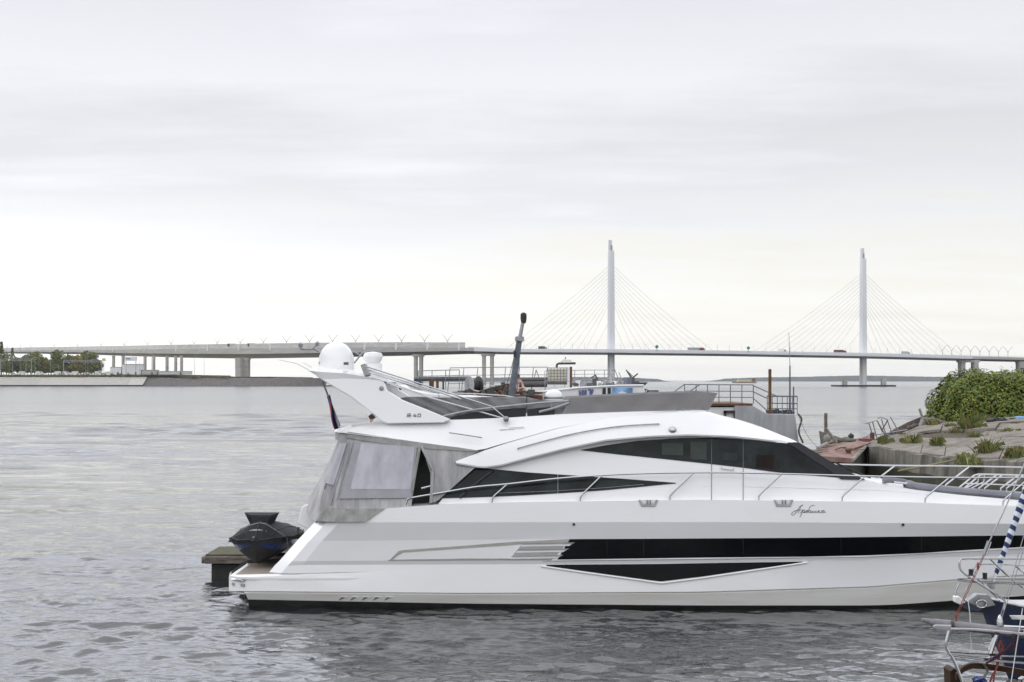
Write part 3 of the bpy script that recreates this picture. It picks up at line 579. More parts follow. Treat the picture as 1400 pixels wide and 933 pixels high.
# deckhouse side wall
def wb(px, py): return itp(py, [(560, 1.72), (600, 1.92), (655, 2.14), (690, 2.31)]) + itp(px, [(600, 0), (1000, 0), (1100, -.18), (1185, -.3), (1300, -.42), (1400, -.6), (1550, -1.1), (1680, -1.9)])
def wp(px, py, out=0): return YP(px, py, max(.05, wb(px, py) + out))
wtop = [(642, 632), (686, 629), (771, 607), (886, 592), (1000, 592), (1075, 603), (1183, 656), (1210, 663.5), (1252, 670), (1314, 677), (1400, 684.5), (1550, 692), (1660, 697)]
wbot = [(598, 691), (700, 687.5), (830, 685.5), (960, 684.2), (1000, 684.3), (1100, 685.4), (1190, 687), (1240, 687.6), (1280, 689), (1330, 691), (1400, 693.6), (1550, 697), (1660, 700)]
wr = patch(wtop, wbot, wp, 90, 7)
wm = MB().grid(wr)
sd_in = [wp(a, b - .6) for a, b in [(p.x, p.y) for p in resample(wbot, 90)]]; sd_out = [hp(a, itp(a, S_)) for a, b in [(p.x, p.y) for p in resample(wbot, 90)]]
wm.grid([sd_in, sd_out]); wm.mirror(YC); house = wm.build('deckhouse', gel, yacht, ang=30)
# side deck aft of the house and the foredeck
fd = [p for p in resample([(1175, 655), (1210, 663.5), (1252, 670), (1314, 677), (1400, 684.5), (1550, 692), (1660, 697)], 30)]
fr_ = []
for v in np.linspace(0, 1, 9):
    fr_.append([Vector((a.x, a.y + (2 * YC - 2 * a.y) * v, a.z + .10 * math.sin(math.pi * v) - .02)) for a in [wp(q.x, q.y) for q in fd]])
MB().grid(fr_).build('foredeck', gel, yacht, ang=40)
ad = [hp(x, itp(x, S_)) for x in (466, 500, 527, 560, 600, 640)]; MB().solid([ad, [p + Vector((0, .45, .02)) for p in ad]], (0, 0, -.05)).build('side_deck', gel, yacht)
# roof: eyebrow shell A2 and the aft fly-deck slab A1
A2t = [(623, 631), (657, 618), (694, 605.5), (760, 585), (850, 569), (925, 562.5), (963, 562), (989, 571.3), (1020, 579), (1046, 587), (1071, 597), (1090, 604.6)]
A2b = [(623.5, 632.6), (660, 638.5), (686, 635), (729, 623.5), (771, 613), (829, 601), (886, 596), (943, 594), (1000, 596), (1035, 599.5), (1071, 604), (1089, 606.3)]
def rs(pl, n):
    xs = np.linspace(pl[0][0], pl[-1][0], n); return [(x, itp(x, pl)) for x in xs]
n = 60; a_t, a_b = rs(A2t, n), rs(A2b, n); rows = []
for v in np.linspace(0, 1, 9):
    row = []
    for (x0, y0), (x1, y1) in zip(a_t, a_b):
        x, y = x0 + (x1 - x0) * v, y0 + (y1 - y0) * v
        b0 = itp(x, [(623, 2.2), (700, 2.02), (850, 1.72), (960, 1.58), (1030, 1.45), (1090, 1.40)]); b1 = itp(x, [(623, 2.26), (700, 2.24), (886, 2.12), (1000, 2.06), (1060, 1.86), (1090, 1.5)])
        row.append(YP(x, y, b0 + (b1 - b0) * v ** .8))
    rows.append(row)
under = [YP(x, y - .3, wb(x, y) - .05) for x, y in a_b]
lipd = [p + Vector((0, .012, -.035)) for p in rows[-1]]
rm = MB().grid(rows + [lipd, under])
top = rows[0]
cr = [[Vector((p.x, p.y + (2 * YC - 2 * p.y) * v, p.z + .06 * math.sin(math.pi * v) * min(1, max(0, (p.x - 2.2) / 1.5)) - (.16 if p.x < 4 else 0) * math.sin(math.pi * v))) for p in top] for v in np.linspace(0, .5, 7)]
rm.grid(cr); rm.mirror(YC); roof = rm.build('roof', gel, yacht, ang=35)
s1t = [(457, 587.5), (500, 581.5), (530, 577.5), (616, 574.5), (700, 571), (770, 566.5), (850, 563.5), (925, 561.5)]
s1b = [(457.5, 590.8), (520, 598), (580, 606), (655, 616.3), (690, 606), (760, 586), (850, 570), (925, 563)]
def a1(v, e): return [YP(a.x + (b.x - a.x) * v, a.y + (b.y - a.y) * v, 1.66 + (itp(b.x, [(457, 2.12), (655, 2.12), (694, 2.045), (760, 1.93), (850, 1.73), (925, 1.63)]) - 1.66) * v + e) for a, b in zip(resample(s1t, 40), resample(s1b, 40))]
fm = MB().grid([a1(v, 0) for v in np.linspace(0, 1, 6)] + [[p + Vector((.05, .35, .0)) for p in a1(1, 0)]])
tt = a1(0, 0); fm.grid([tt, [p + Vector((0, .12, .0)) for p in tt], [Vector((p.x, p.y + .2, p.z - .25)) for p in tt], [Vector((p.x, YC, p.z - .27)) for p in tt]])
ae = [a1(v, 0)[0] for v in (0, .5, 1)]; fm.grid([ae, [Vector((p.x + .02, YC, p.z + .0)) for p in ae]])
ul = [p + Vector((.05, .35, 0)) for p in a1(1, 0)][:24]; fm.grid([ul, [Vector((p.x, YC, p.z + .02)) for p in ul]])
fm.mirror(YC); fm.build('fly_deck', gel, yacht, ang=35)
# windows of the deckhouse
def panel(name, top, bot, fn, m, parent, out=.012, n=30, mm=4, ang=30):
    return MB().solid(patch(top, bot, lambda x, y: fn(x, y, out), n, mm), (0, out + .02, 0)).build(name, m, parent, ang=ang)
UT = [(794, 615.3), (830, 608.6), (871, 603), (928, 599.4), (972, 598.6), (1016, 601), (1054, 604.5), (1079, 606.6), (1120, 628), (1172, 653.5)]
UB = [(794.2, 616), (850, 622), (910, 628), (972, 634.6), (1016, 639.6), (1054, 645), (1082, 648), (1120, 651), (1150, 653.5), (1172, 655)]
def cut(pl, a, b):
    return [(a, itp(a, pl))] + [p for p in pl if a < p[0] < b] + [(b, itp(b, pl))]
for a, b in ((794.1, 972.4), (973.4, 1015.6), (1016.6, 1171)): panel('side_window', cut(UT, a, b), cut(UB, a, b), wp, glass, house)
pw = MB().solid(patch([(1077, 605.6), (1091, 604.4), (1114, 618), (1140, 634), (1183, 656.4)], [(1077, 607.4), (1084, 610), (1104, 624), (1132, 642), (1150, 655.6)][:5], lambda x, y: wp(x, y, .03), 24, 4), (0, .05, 0)); pw.build('windscreen_pillar', smoke, house)
ws0 = [wp(x, y, .0) for x, y in ((1090, 605.5), (1114, 619), (1140, 635.5), (1181, 656.8))]
MB().grid([[Vector((p.x + .1 * math.sin(math.pi * v), p.y + (2 * YC - 2 * p.y) * v, p.z - .03 * math.sin(math.pi * v))) for p in ws0] for v in np.linspace(0, 1, 11)]).build('windscreen', glass, house)
for yy in (.4, 1.3):
    MB().tube([wp(1140, 634.5, -yy) + Vector((0, 0, .04)), wp(1178, 653, -yy) + Vector((.06, 0, .05)), wp(1187, 655.5, -yy) + Vector((.05, 0, .03))], .018, 5).build('wiper', rubber, house)
# panels laid on the panes, coloured like the dim interior seen through them
for x0, x1, y0, y1, m in ((905, 934, 606, 622, dark_in), (944, 966, 604, 628, dark_in), (1034, 1058, 622, 640, wood_in), (986, 1008, 619, 629, shade_in), (1022, 1028, 620, 632, shade_in)):
    MB().solid(patch([(x0, y0), (x1, y0 + .5)], [(x0, y1), (x1, y1 + 1)], lambda x, y: wp(x, y, .016), 3, 3), (0, .01, 0)).build('interior_patch', m, house)
LT = [(604, 680.5), (617, 663), (640, 645.5), (651, 639.3), (674, 641.5), (720, 646), (783, 650.2), (857, 655.2), (924, 660.3)]
LB = [(604.5, 681.6), (640, 680.6), (680, 679.2), (714, 677.6), (770, 674.3), (826, 670.6), (871, 666.4), (900, 663.4), (924.5, 661.2)]
for a, b in ((604.2, 762.4), (763, 924)): panel('lower_window', cut(LT, a, b), cut(LB, a, b), wp, glass, house)
MB().tube([wp(628, 680, .02), wp(645, 666, .02), wp(662, 652, .02), wp(675, 643.5, .02)], .05, 6, .03).build('window_strut', smoke, house)
MB().tube([wp(680, 674.6, .016), wp(760, 671.5, .016), wp(830, 667, .016), wp(880, 662.5, .016)], .006, 4).build('window_trim', steel_d, house)
for x, y0, y1 in ((972.9, 598.6, 683.6), (1016.1, 601.4, 684.2)): MB().tube([wp(x, y0 + (y1 - y0) * t, .008) for t in np.linspace(0, 1, 6)], .008, 4).build('door_seam', steel_d, house)
MB().tube([wp(986, 639.5, .0), wp(986.5, 641, .03), wp(1003, 642.6, .03), wp(1003, 641, 0)], .012, 5).build('door_handle', steel, house)
MB().tube([wp(x, y, .004) for x, y in ((960, 664.5), (1020, 665.5), (1080, 666.8), (1140, 668.5), (1200, 670), (1260, 675))], .007, 4).build('side_crease', gel2, house)
# handrails and fittings on the roof
def a1p(x, y, v, e): return YP(x, y, 1.66 + .46 * v + e)
hr = MB().tube([a1p(614, 591.8, .8, .03), a1p(636, 595, .85, .03), a1p(659, 598.6, .9, .03)], .014, 6); hr.build('handrail', steel_d, roof)
hr = MB(); c = [(708, 613.2), (740, 604.3), (775, 595.3), (810, 588.3), (845, 583.3), (875, 581), (901, 579.6)]
def a2b(x, y):
    t, b = itp(x, A2t), itp(x, A2b); v = max(0, (y - t) / (b - t)); b0 = itp(x, [(623, 2.2), (700, 2.02), (850, 1.72), (960, 1.58), (1030, 1.45), (1090, 1.40)]); b1 = itp(x, [(623, 2.26), (700, 2.24), (886, 2.12), (1000, 2.06), (1060, 1.86), (1090, 1.5)])
    return b0 + (b1 - b0) * v ** .8
hr.tube(smooth_line([YP(x, y, a2b(x, y) + .045) for x, y in c], 3), .014, 6)
for x, y in (c[0], c[2], c[4], c[6]): hr.tube([YP(x, y + 1, a2b(x, y) - .03), YP(x, y, a2b(x, y) + .045)], .012, 5)
hr.build('handrail', steel_d, roof)
MB().lathe(YP(919.5, 588.5, a2b(919.5, 588.5)), [(.01, -.07), (.05, -.06), (.09, -.02), (.09, .02), (.01, .03)], 12, 'Y').build('searchlight', steel, roof)
for (x, y) in ((683, 591.5), (693, 588), (706, 585.5)): MB().solid(patch([(x - 10, y - 1), (x + 11, y - 2)], [(x - 10, y), (x + 11, y - 1)], lambda X, Y_: a1p(X, Y_, .42, .012), 4, 2), (0, .02, 0)).build('deck_vent', gel2, roof)
# hull windows and trims
BT = [(779, 737.4), (900, 736.8), (1100, 735.6), (1250, 733.8), (1400, 732.2), (1560, 728)]; BB = [(748, 775)][:0] + [(762, 765.4), (960, 762.6), (1100, 761.4), (1185, 759.6), (1260, 756.5), (1310, 753), (1400, 748), (1560, 741)]
panel('hull_window', BT, BB, hp, black, hull, .008, 60, 3)
panel('lower_hull_window', [(747, 772.4), (830, 771.8), (905, 771.2), (1000, 769.6), (1097, 768.2)], [(747.5, 774), (800, 781.4), (860, 789.6), (903, 795.4), (960, 788.6), (1030, 778.4), (1097.5, 769.6)], hp, black, hull, .008, 50, 4)
led = MB().solid(patch([(742, 766.8), (960, 764.2), (1185, 761.2), (1310, 754.6), (1400, 749.6)], [(740, 769.5), (960, 767.4), (1185, 764.4), (1310, 757.6), (1400, 752.4)], lambda x, y: hp(x, y, .03 if y < itp(x, [(740, 768), (960, 765.6), (1185, 762.6), (1310, 756), (1400, 751)]) else .003), 40, 3), (0, .05, 0)); led.build('hull_ledge', gel, hull, ang=20)
rimm = MB()
rimm.tube([hp(x, y, .012) for x, y in ((740, 774.5), (800, 783.2), (860, 791.4), (904, 797.6), (960, 790.6), (1030, 780.2), (1104, 769.2))], .022, 6); rimm.build('window_rim', gel, hull)
def strip(pts, w0, w1):
    P = resample(pts, 24); return [[(p.x, p.y - w0 / 2) for p in P], [(p.x, p.y + w1 / 2) for p in P]]
t_, b_ = [(533, 765.5), (546, 752.6), (600, 749), (700, 741.2), (780, 737.2)], [(537.5, 765), (549, 756), (600, 752.4), (700, 745.6), (779, 738)]
panel('silver_trim', t_, b_, hp, silver, hull, .006); panel('silver_trim', [(531, 765.6), (640, 763.8), (756, 764)], [(531, 767), (640, 766.4), (754, 766.2)], hp, silver, hull, .006)
panel('vent_recess', [(714, 744), (779, 738.6)], [(697, 764), (757, 764)], hp, silver, hull, .004, 8)
for k, (x0, x1, y) in enumerate(((716, 786, 742.6), (709, 778, 751), (701, 770, 759.5))):
    MB().solid(patch([(x0, y), (x1, y - .6)], [(x0 - 4, y + 5), (x1 - 8, y + 4)], lambda x, yy: hp(x, yy, .02 + (.045 if yy < y + 1.5 else 0)), 6, 3), (0, .02, 0)).build('vent_fin', gel2, hull)
MB().lathe(hp(784.5, 717), [(.005, -.02), (.03, -.02), (.03, .05)], 10, 'Y').build('drain_port', rubber, hull); MB().lathe(hp(1234.5, 717.6), [(.005, -.02), (.032, -.02), (.032, .05)], 10, 'Y').build('drain_port', rubber, hull)
for k in range(5): x = 463 + k * 15.6; panel('intake_slit', [(x + 4, 817), (x + 9, 817.2)], [(x, 821), (x + 1.5, 821)], hp, boot_d, hull, .008, 4, 3); MB().tube([hp(x + 2, 816.4, .01), hp(x + 12, 816.8, .01)], .008, 4).build('intake_lip', boot, hull)
def st_(px, py, o=0): return hp(px, py, o)
panel('stern_cleat_slot', [(316.5, 790.4), (333, 792)], [(317, 792.8), (333.5, 795.2)], hp, rubber, hull, .012, 5, 3); MB().tube([hp(317, 792, .04), hp(324, 792.6, .05), hp(333, 794.2, .04)], .02, 6).build('stern_cleat', steel, hull)
panel('grille', [(316.8, 797), (320, 797.4)], [(317, 800.4), (320.2, 800.8)], hp, steel_d, hull, .01, 3, 3); panel('grille', [(329, 798.4), (334, 798.8)], [(329, 802), (334, 802.4)], hp, steel_d, hull, .01, 3, 3)
MB().lathe(Vector((hp(336, 813).x, hp(345, 813).y + .25, .32)), [(.05, -.05), (.13, -.04), (.13, .04), (.05, .05)], 12, 'X').build('exhaust', rubber, hull)
for x in (830, 880, 1016, 1150, 1260): MB().tube([hp(x, itp(x, W1) + 1, .012), hp(x, (itp(x, W1) + itp(x, W2)) / 2, .012), hp(x, itp(x, W2) - 3.5, .012)], .006, 4).build('window_joint', smoke, hull)
# chrome fairleads, ship name, model number on the wing
for cx in (886.5, 1071.5):
    cl = MB(); y0 = 684.8; q = lambda x, y: hp(cx + x, y, .02)
    for poly_ in (((-13.5, y0 - 1), (-10.5, y0 - 1), (-7.5, y0 + 4.5), (7.5, y0 + 4.5), (10.5, y0 - 1), (13.5, y0 - 1), (9.5, y0 + 8), (-9.5, y0 + 8)),): cl.prism([q(*p) for p in poly_], (0, .05, 0))
    for s in (-1.6, 2.6): cl.box(q(s, y0 + 2), (.022, .04, .1))
    cl.build('fairlead', steel_d, hull, bevel=.006)
    panel('fairlead_opening', [(cx - 10, y0 - 1), (cx + 10, y0 - 1)], [(cx - 7, y0 + 4.2), (cx + 7, y0 + 4.2)], hp, whitep, hull, .004, 4, 3)
nm = MB(); scr = [[(640, 192), (622, 201), (612, 213), (614, 221), (625, 221), (640, 207), (655, 184), (668, 164), (690, 152)], [(678, 158), (668, 180), (660, 200), (656, 211)], [(628, 196), (650, 189), (678, 184)],
       [(672, 209), (684, 192), (690, 186), (683, 205), (674, 225), (667, 236)], [(684, 200), (692, 188), (700, 188), (699, 199), (690, 205), (700, 205), (707, 199), (714, 191), (723, 192), (715, 204), (708, 203), (716, 192), (724, 192), (722, 203), (730, 202)],
       [(730, 202), (729, 186), (737, 168), (748, 158), (768, 155)], [(730, 195), (740, 190), (743, 199), (735, 205), (744, 205), (755, 196), (764, 193), (756, 196), (754, 204), (762, 205), (772, 198), (782, 193), (775, 196), (773, 204), (781, 205), (790, 199)],
       [(790, 207), (796, 190)], [(806, 191), (795, 198), (806, 206), (814, 203), (820, 193), (830, 191), (836, 194), (824, 193), (817, 202), (824, 206), (832, 200), (836, 193), (833, 203), (840, 204), (847, 201)]]
for l in scr: nm.tube([hp(960 + p.x / 5, 660 + p.y / 5, .005) for p in smooth_line([(x, y, 0) for x, y in l], 4)], .0052, 4)
nm.build('ship_name_lettering', ink, hull)
# guard rail with raked stanchions on both sides
rail = [(555, 692.5), (556.5, 684.5), (562, 681), (600, 674.5), (650, 666), (694, 662), (760, 654.6), (823, 650), (886, 647.4), (948, 646.4), (1000, 646.4), (1069, 648), (1182, 651.2), (1298, 653.2), (1400, 653.2), (1500, 653), (1600, 654), (1680, 656)]
rb = lambda px: hb(min(px, 1690), 690) - .06
RP = smooth_line([YP(x, y, max(.05, rb(x))) for x, y in rail], 3)
for side in (0, 1):
    par = tag(MB().tube(RP if not side else [Vector((p.x, 2 * YC - p.y, p.z)) for p in RP], .021, 6).build('guard_rail', steel, yacht)) if True else None
    for bx, tx in ((672.5, 694), (793, 823.5), (915.5, 948.5), (1037, 1069), (1151, 1182.5), (1264.5, 1298), (1371, 1408), (1478, 1512), (1580, 1610)):
        y0 = itp(bx, S_) + .5; yt = itp(tx, rail); b = max(.05, rb(bx)); bt_ = max(.05, rb(tx))
        P = [YP(bx, y0, b), YP(bx + .3, y0 - 6, b), YP(bx + 3.5, y0 - 10.5, b), YP(tx - 3, yt + 2.6, bt_), YP(tx, yt, bt_)]
        if side: P = [Vector((p.x, 2 * YC - p.y, p.z)) for p in P]
        MB().tube(P, .019, 6).build('stanchion', steel, par)
# bow lounge frames and rolled sunshade cover on the foredeck
for dy, off in ((1.0, 0), (2.3, 8)):
    fb = MB(); Y0 = YC - 1.25 + dy; q = lambda x, y: U(x, y, Y0)
    fb.tube([q(1310 + off, 668), q(1332 + off, 650), (q(1338 + off, 648.5)), q(1500, 652.5)], .02, 6); fb.tube([q(1318 + off, 661), q(1400, 664), q(1500, 668)], .016, 6); fb.tube([q(1338 + off, 648.5), q(1337 + off, 659), q(1316 + off, 670)], .016, 6)
    for x in (1362, 1392, 1422): fb.tube([q(x + off, 650), q(x + off - 24, 668), q(x + off - 23, 675)], .018, 6)
    fb.build('bow_frame', steel, yacht)
for dy in (0,):
    cvp = [(1236, 662.5), (1244, 664.5), (1252, 667), (1300, 671.5), (1350, 675.5), (1400, 680), (1480, 686)]; rr = [.05, .13, .12, .1, .1, .1, .1]
    rows = []
    for (x, y), r0 in zip(cvp, rr):
        c = U(x, y, YC - 1.5); rows.append([c + Vector((0, math.cos(a) * r0 * 2.2, math.sin(a) * r0)) for a in np.linspace(0, 6.2832, 13)[:-1]])
    m_ = MB(); m_.grid(rows, True); m_.build('rolled_cover', mat('slate_cover', (.155, .16, .19), .85, noise=(3, (.22, .225, .25), .8), bump=(6, .4, .03)), yacht, ang=60)
    MB().tube([U(x, y, YC - 1.35) for x, y in ((1207, 657), (1216, 656.5), (1236, 658.5), (1250, 663))], .075, 8, .05).build('rolled_cover', mat('slate_cover_end', (.17, .175, .2), .85, noise=(3, (.22, .225, .25), .8)), yacht)
    MB().tube([U(x, y, YC - 1.6) for x, y in ((1222, 659.5), (1236, 661), (1250, 662.4))], .03, 6).build('cover_pole', steel, yacht)
# cockpit canvas enclosure
def cb_(px, py): return itp(py, [(588, 2.06), (690, 2.36), (715, 2.44)]) + itp(px, [(425, -.28), (440, -.1), (460, 0)])
def cp(px, py, out=0):
    fo = max(0, 1 - max(0, px - 430) / 75); lo_ = max(0, (py - 690) / 24)
    w = fo * .022 * math.sin(px * .55 + py * .10 + 1.5 * math.sin(py * .06)) + lo_ * (.02 + .008 * math.sin(px * .22 + py * .33)) + .018 * math.sin(px * .16 + py * .05) * math.sin(py * .035 + 1) + .006 * math.sin(px * .21 + 2 * math.sin(py * .05)) * math.sin(py * .09 + px * .03)
    return YP(px, py, cb_(px, py) + w + out)
CT = [(466, 590.6), (500, 596), (560, 604), (610, 611), (655, 616.6)]
C1B = [(429.5, 713), (465, 713.5), (500, 713), (527, 697.5), (572, 693.5)]
mainT = [(466, 590.6), (500, 595.6), (540, 601.4), (575.5, 606.4)]; mainB = [(429.5, 713), (465, 713.6), (499, 713.2), (527, 697), (562, 693.8)]
enc = MB().solid(patch(mainT, mainB, cp, 44, 26), (0, .025, 0)).build('cockpit_canvas', canvas, yacht, ang=60)
MB().solid(patch([(575.2, 606.2), (610, 611), (655, 616.6)], [(588, 646), (612, 640), (625, 634)], cp, 20, 10), (0, .025, 0)).build('cockpit_canvas_front', canvas, enc, ang=60)
MB().solid(patch([(588.5, 640), (612, 640), (624, 633.5), (650, 639)], [(588, 686.5), (594, 687), (600, 684), (604, 680)], cp, 16, 12), (0, .025, 0)).build('cockpit_canvas_front', canvas, enc, ang=60)
panel('canvas_band', [(475, 590.4), (560, 603), (610, 610), (627, 612), (655, 616.4)], [(473, 599), (560, 612), (600, 614.6), (627, 616.4), (654.5, 617.4)], cp, canvas_trim, enc, .02, 30, 4)
panel('vinyl_window', [(487, 604.5), (570, 611)], [(464, 682), (563, 681)], cp, vinyl_d, enc, .03, 44, 20); panel('clear_pane', [(494, 606), (567, 611.6)], [(479, 669), (561, 669.5)], cp, vinyl, enc, .036, 44, 20)
for a, b in (((466.5, 606), (443, 668)), ((477, 604), (452, 690)), ((483, 605), (460, 684))): MB().tube([cp(a[0] + (b[0] - a[0]) * t, a[1] + (b[1] - a[1]) * t, .012) for t in np.linspace(0, 1, 10)], .013, 5).build('zip_seam', vinyl_d, enc)
panel('side_pane', [(464, 607), (474, 606)], [(443, 660), (456, 664)], cp, vinyl, enc, .03, 8, 14)
MB().tube([cp(x, y, .02) for x, y in ((432, 712), (465, 712), (500, 711.6), (526, 696), (562, 693))], .012, 5).build('hem_cord', canvas_trim, enc)
panel('lower_flap', [(447, 694), (480, 696), (527, 695.5)], [(431, 713), (465, 714), (499, 713.4)], cp, canvas_trim, enc, .05, 30, 8)
aftc = [cp(x, y) for x, y in resample_xy] if False else [cp(466 + (429.5 - 466) * t, 590.6 + (713 - 590.6) * t) for t in np.linspace(0, 1, 12)]
def aftrow(v): return [Vector((p.x - .16 * math.sin(math.pi * v) - .30 * (i / 11) ** 2 * math.sin(math.pi * min(1, v * 2.2) / 2), p.y + (2 * YC - 2 * p.y) * v, p.z + (.28 * (i / 11) * math.sin(math.pi * min(1, v * 3) / 2)))) for i, p in enumerate(aftc)]
MB().grid([aftrow(v) for v in (0, .04, .09, .16, .3, .5, .7, .85, 1)]).build('aft_canvas', canvas, enc, ang=60)
mm_ = MB().solid(patch([(570, 611), (600, 615)], [(560, 690), (588, 688)], lambda x, y: YP(x, y, 1.7), 5, 5), (0, .04, 0)).build('dark_interior_panel', dark_in, yacht)  # dark panel stands in for the shaded interior behind the opening
MB().tube([cp(574, 611, .03), cp(567, 650, .03), cp(563.5, 672, .03)], .035, 6).build('canopy_post', canvas_trim, enc); MB().tube([cp(575.5, 610, .03), cp(584, 627, .03), cp(592, 644, .03)], .028, 6).build('canopy_brace', canvas, enc); MB().tube([cp(592, 644, .03), cp(590.5, 668, .03), cp(589, 688, .03)], .035, 6).build('canopy_post', canvas, enc)
MB().tube([cp(576, 668, -.1), cp(592, 664, -.1)], .02, 5).build('handrail', steel, yacht)
far_c = MB(); far_c.grid([[Vector((p.x, 2 * YC - p.y, p.z)) for p in row] for row in patch(CT, [(429.5, 713), (500, 713), (560, 694), (600, 690)], cp, 20, 8)]); far_c.build('far_canvas', canvas, enc)
# radar arch
def arch_b(y): return itp(y, [(505, 1.62), (580, 1.86)])
AP = [(432, 514), (440, 509.5), (471, 510.5), (516, 517.5), (525, 522), (529, 534), (550, 547), (583, 560), (616, 573.6), (613, 575.4), (606, 578.4), (528.6, 579.4), (520, 575), (503, 561), (478, 542), (455, 528.6), (443, 521.5)]
am = MB().prism([YP(x, y, arch_b(y)) for x, y in AP], (0, .16, 0)); arch = am.build('radar_arch', gel, yacht, bevel=.02); am.v = [(x, 2 * YC - y, z) for x, y, z in am.v]; am.build('radar_arch', gel, yacht, bevel=.02)
TPt = [(420, 506.5), (434, 508.4), (471, 510.6), (516, 517.6), (526, 521.5)]; tpb = [(421, 508.5), (441, 521), (470, 518), (505, 520), (525.5, 522.6)]
rws = [[YP(x, y, 1.66) for x, y in resample_] for resample_ in ([(p.x, p.y) for p in resample(TPt, 16)], [(p.x, p.y) for p in resample(tpb, 16)])]
sl2 = MB(); R0 = [[Vector((p.x, YC - 1.68 + 3.36 * v, p.z + .10 * math.sin(math.pi * v))) for p in rws[0]] for v in np.linspace(0, 1, 9)]; R1 = [[Vector((p.x + .05, YC - 1.66 + 3.32 * v, p.z)) for p in rws[1]] for v in np.linspace(0, 1, 9)]
sl2.grid(R0); sl2.grid(R1); sl2.grid([R0[0], R1[0]]); sl2.grid([R0[-1], R1[-1]]); sl2.grid([[r[0] for r in R0], [r[0] for r in R1]]); sl2.grid([[r[-1] for r in R0], [r[-1] for r in R1]]); sl2.build('arch_wing', gel, arch, ang=40)
def ap(x, y, o=.008): return YP(x, y, arch_b(y) + o)
dg = MB()
def stroke(pts, m): m.tube([ap(x, y) for x, y in pts], .0085, 4)
stroke([(561.8, 566), (557.5, 566), (556.3, 570), (561.2, 570), (561.6, 568), (557, 568)], dg); stroke([(567.4, 566), (564.4, 569), (569.6, 569)], dg); stroke([(568.2, 567.5), (567.8, 570.4)], dg); stroke([(571.6, 566.2), (575.4, 566.2), (574.9, 570), (571.1, 570), (571.6, 566.2)], dg)
dg.build('arch_number', greyl, arch)
MB().lathe(ap(521.5, 531.5, .0), [(.01, -.03), (.05, -.02), (.06, .02)], 10, 'Y').build('horn', steel_d, arch)
MB().lathe(YP(460, 511, .0) - Vector((0, 0, .1)), [(.38, -.02), (.415, .06), (.415, .44), (.40, .52), (.34, .66), (.24, .77), (.12, .83), (.01, .845)], 28).build('satellite_dome', gel, arch)
for (x, y, w, h) in ((437.5, 496.5, 4, 2.6), (475.5, 497.5, 7, 3.4)):
    c = YP(x, y, .0); d = Vector((c.x - YP(460, 511, 0).x, 0, 0)); ang = math.asin(max(-.95, min(.95, d.x / .418))); k = YP(460, 511, 0)
    MB().solid([[Vector((k.x + .421 * math.sin(ang + s), k.y - .421 * math.cos(ang + s), c.z + z)) for s in np.linspace(-.5, .5, 4) * w / 22] for z in (h / 110, -h / 110)], (0, .006, 0)).build('dome_marking', greyl, arch)
MB().lathe(YP(510, 489, -.6), [(.03, -.17), (.16, -.14), (.215, -.05), (.235, 0), (.235, .04), (.20, .11), (.02, .14)], 20).build('small_radome', gel, arch); MB().lathe(YP(511, 500, -.6), [(.2, -.12), (.2, .04), (.15, .06)], 14).build('radome_base', gel, arch)
sm = MB(); q = lambda x, y: U(x, y, YC - .2)
sm.tube(smooth_line([q(484, 497), q(492, 487), q(497, 482), q(510, 479), q(522, 478)], 3), .022, 6); sm.tube(smooth_line([q(411, 477), q(420, 478), q(430, 477.5), q(436, 481)], 3), .024, 6); sm.tube(smooth_line([q(428, 476), q(432, 472.5), q(436, 471.5)], 3), .03, 6); sm.tube([q(484, 481), q(494, 487)], .02, 5)
for x, y in ((411, 472), (434, 470.5)): sm.lathe(q(x, y), [(.02, -.06), (.05, -.05), (.06, .02), (.02, .06)], 8)
sm.build('aerial_bracket', steel_d, arch)
MB().tube([q(432, 511), q(405, 497), q(381, 492)], .012, 5, .008).build('whip_aerial', whitep, arch); MB().tube([q(434, 509), q(424, 501), q(414, 496)], .008, 5, .006).build('whip_aerial', whitep, arch)
# ensign with its staff
stf = MB().tube([U(441, 522, YC - .3), U(450, 545, YC - .3), U(465, 583, YC - .3)], .022, 6).build('flagstaff', steel_d, yacht)
fm_ = MB(); rows = []
for i in range(13):
    t = i / 12; cx = 450.5 + (463.5 - 450.5) * t; cy_ = 541 + (586 - 541) * t; row = []
    for j in range(10):
        s = j / 9; w_ = (1.5 + 9 * math.sin(math.pi * min(1, t * .62 + .12))); row.append(U(cx - 2 + (s - .42) * w_ + 1.5 * math.sin(t * 5 + s * 3), cy_ + s * 11 * t + 2 * math.sin(s * 7), YC - .3 + .10 * math.sin(s * 9 + t * 4)))
    rows.append(row)
for j0, j1, mi in ((0, 3, 2), (3, 6, 0), (6, 9, 1)):
    fm_.mi = {0: 2, 3: 1, 6: 0}[j0] if False else mi; fm_.grid([r[j0:j1 + 1] for r in rows])
fm_.build('ensign', [flagb, flagw, flagr], stf, ang=60)
fl = MB(); fl.prism([U(503.5, 569, YC - 1.9), U(508, 566, YC - 1.9), U(513.5, 571.5, YC - 1.9), U(509, 573.4, YC - 1.9), U(505, 573, YC - 1.9)], (0, .12, 0)); fl.mi = 1; fl.prism([U(505, 573.2, YC - 1.9), U(511, 573, YC - 1.9), U(508, 577.5, YC - 1.9), U(506, 577.5, YC - 1.9)], (0, .1, 0)); fl.build('stern_light', [rubber, orange], yacht)
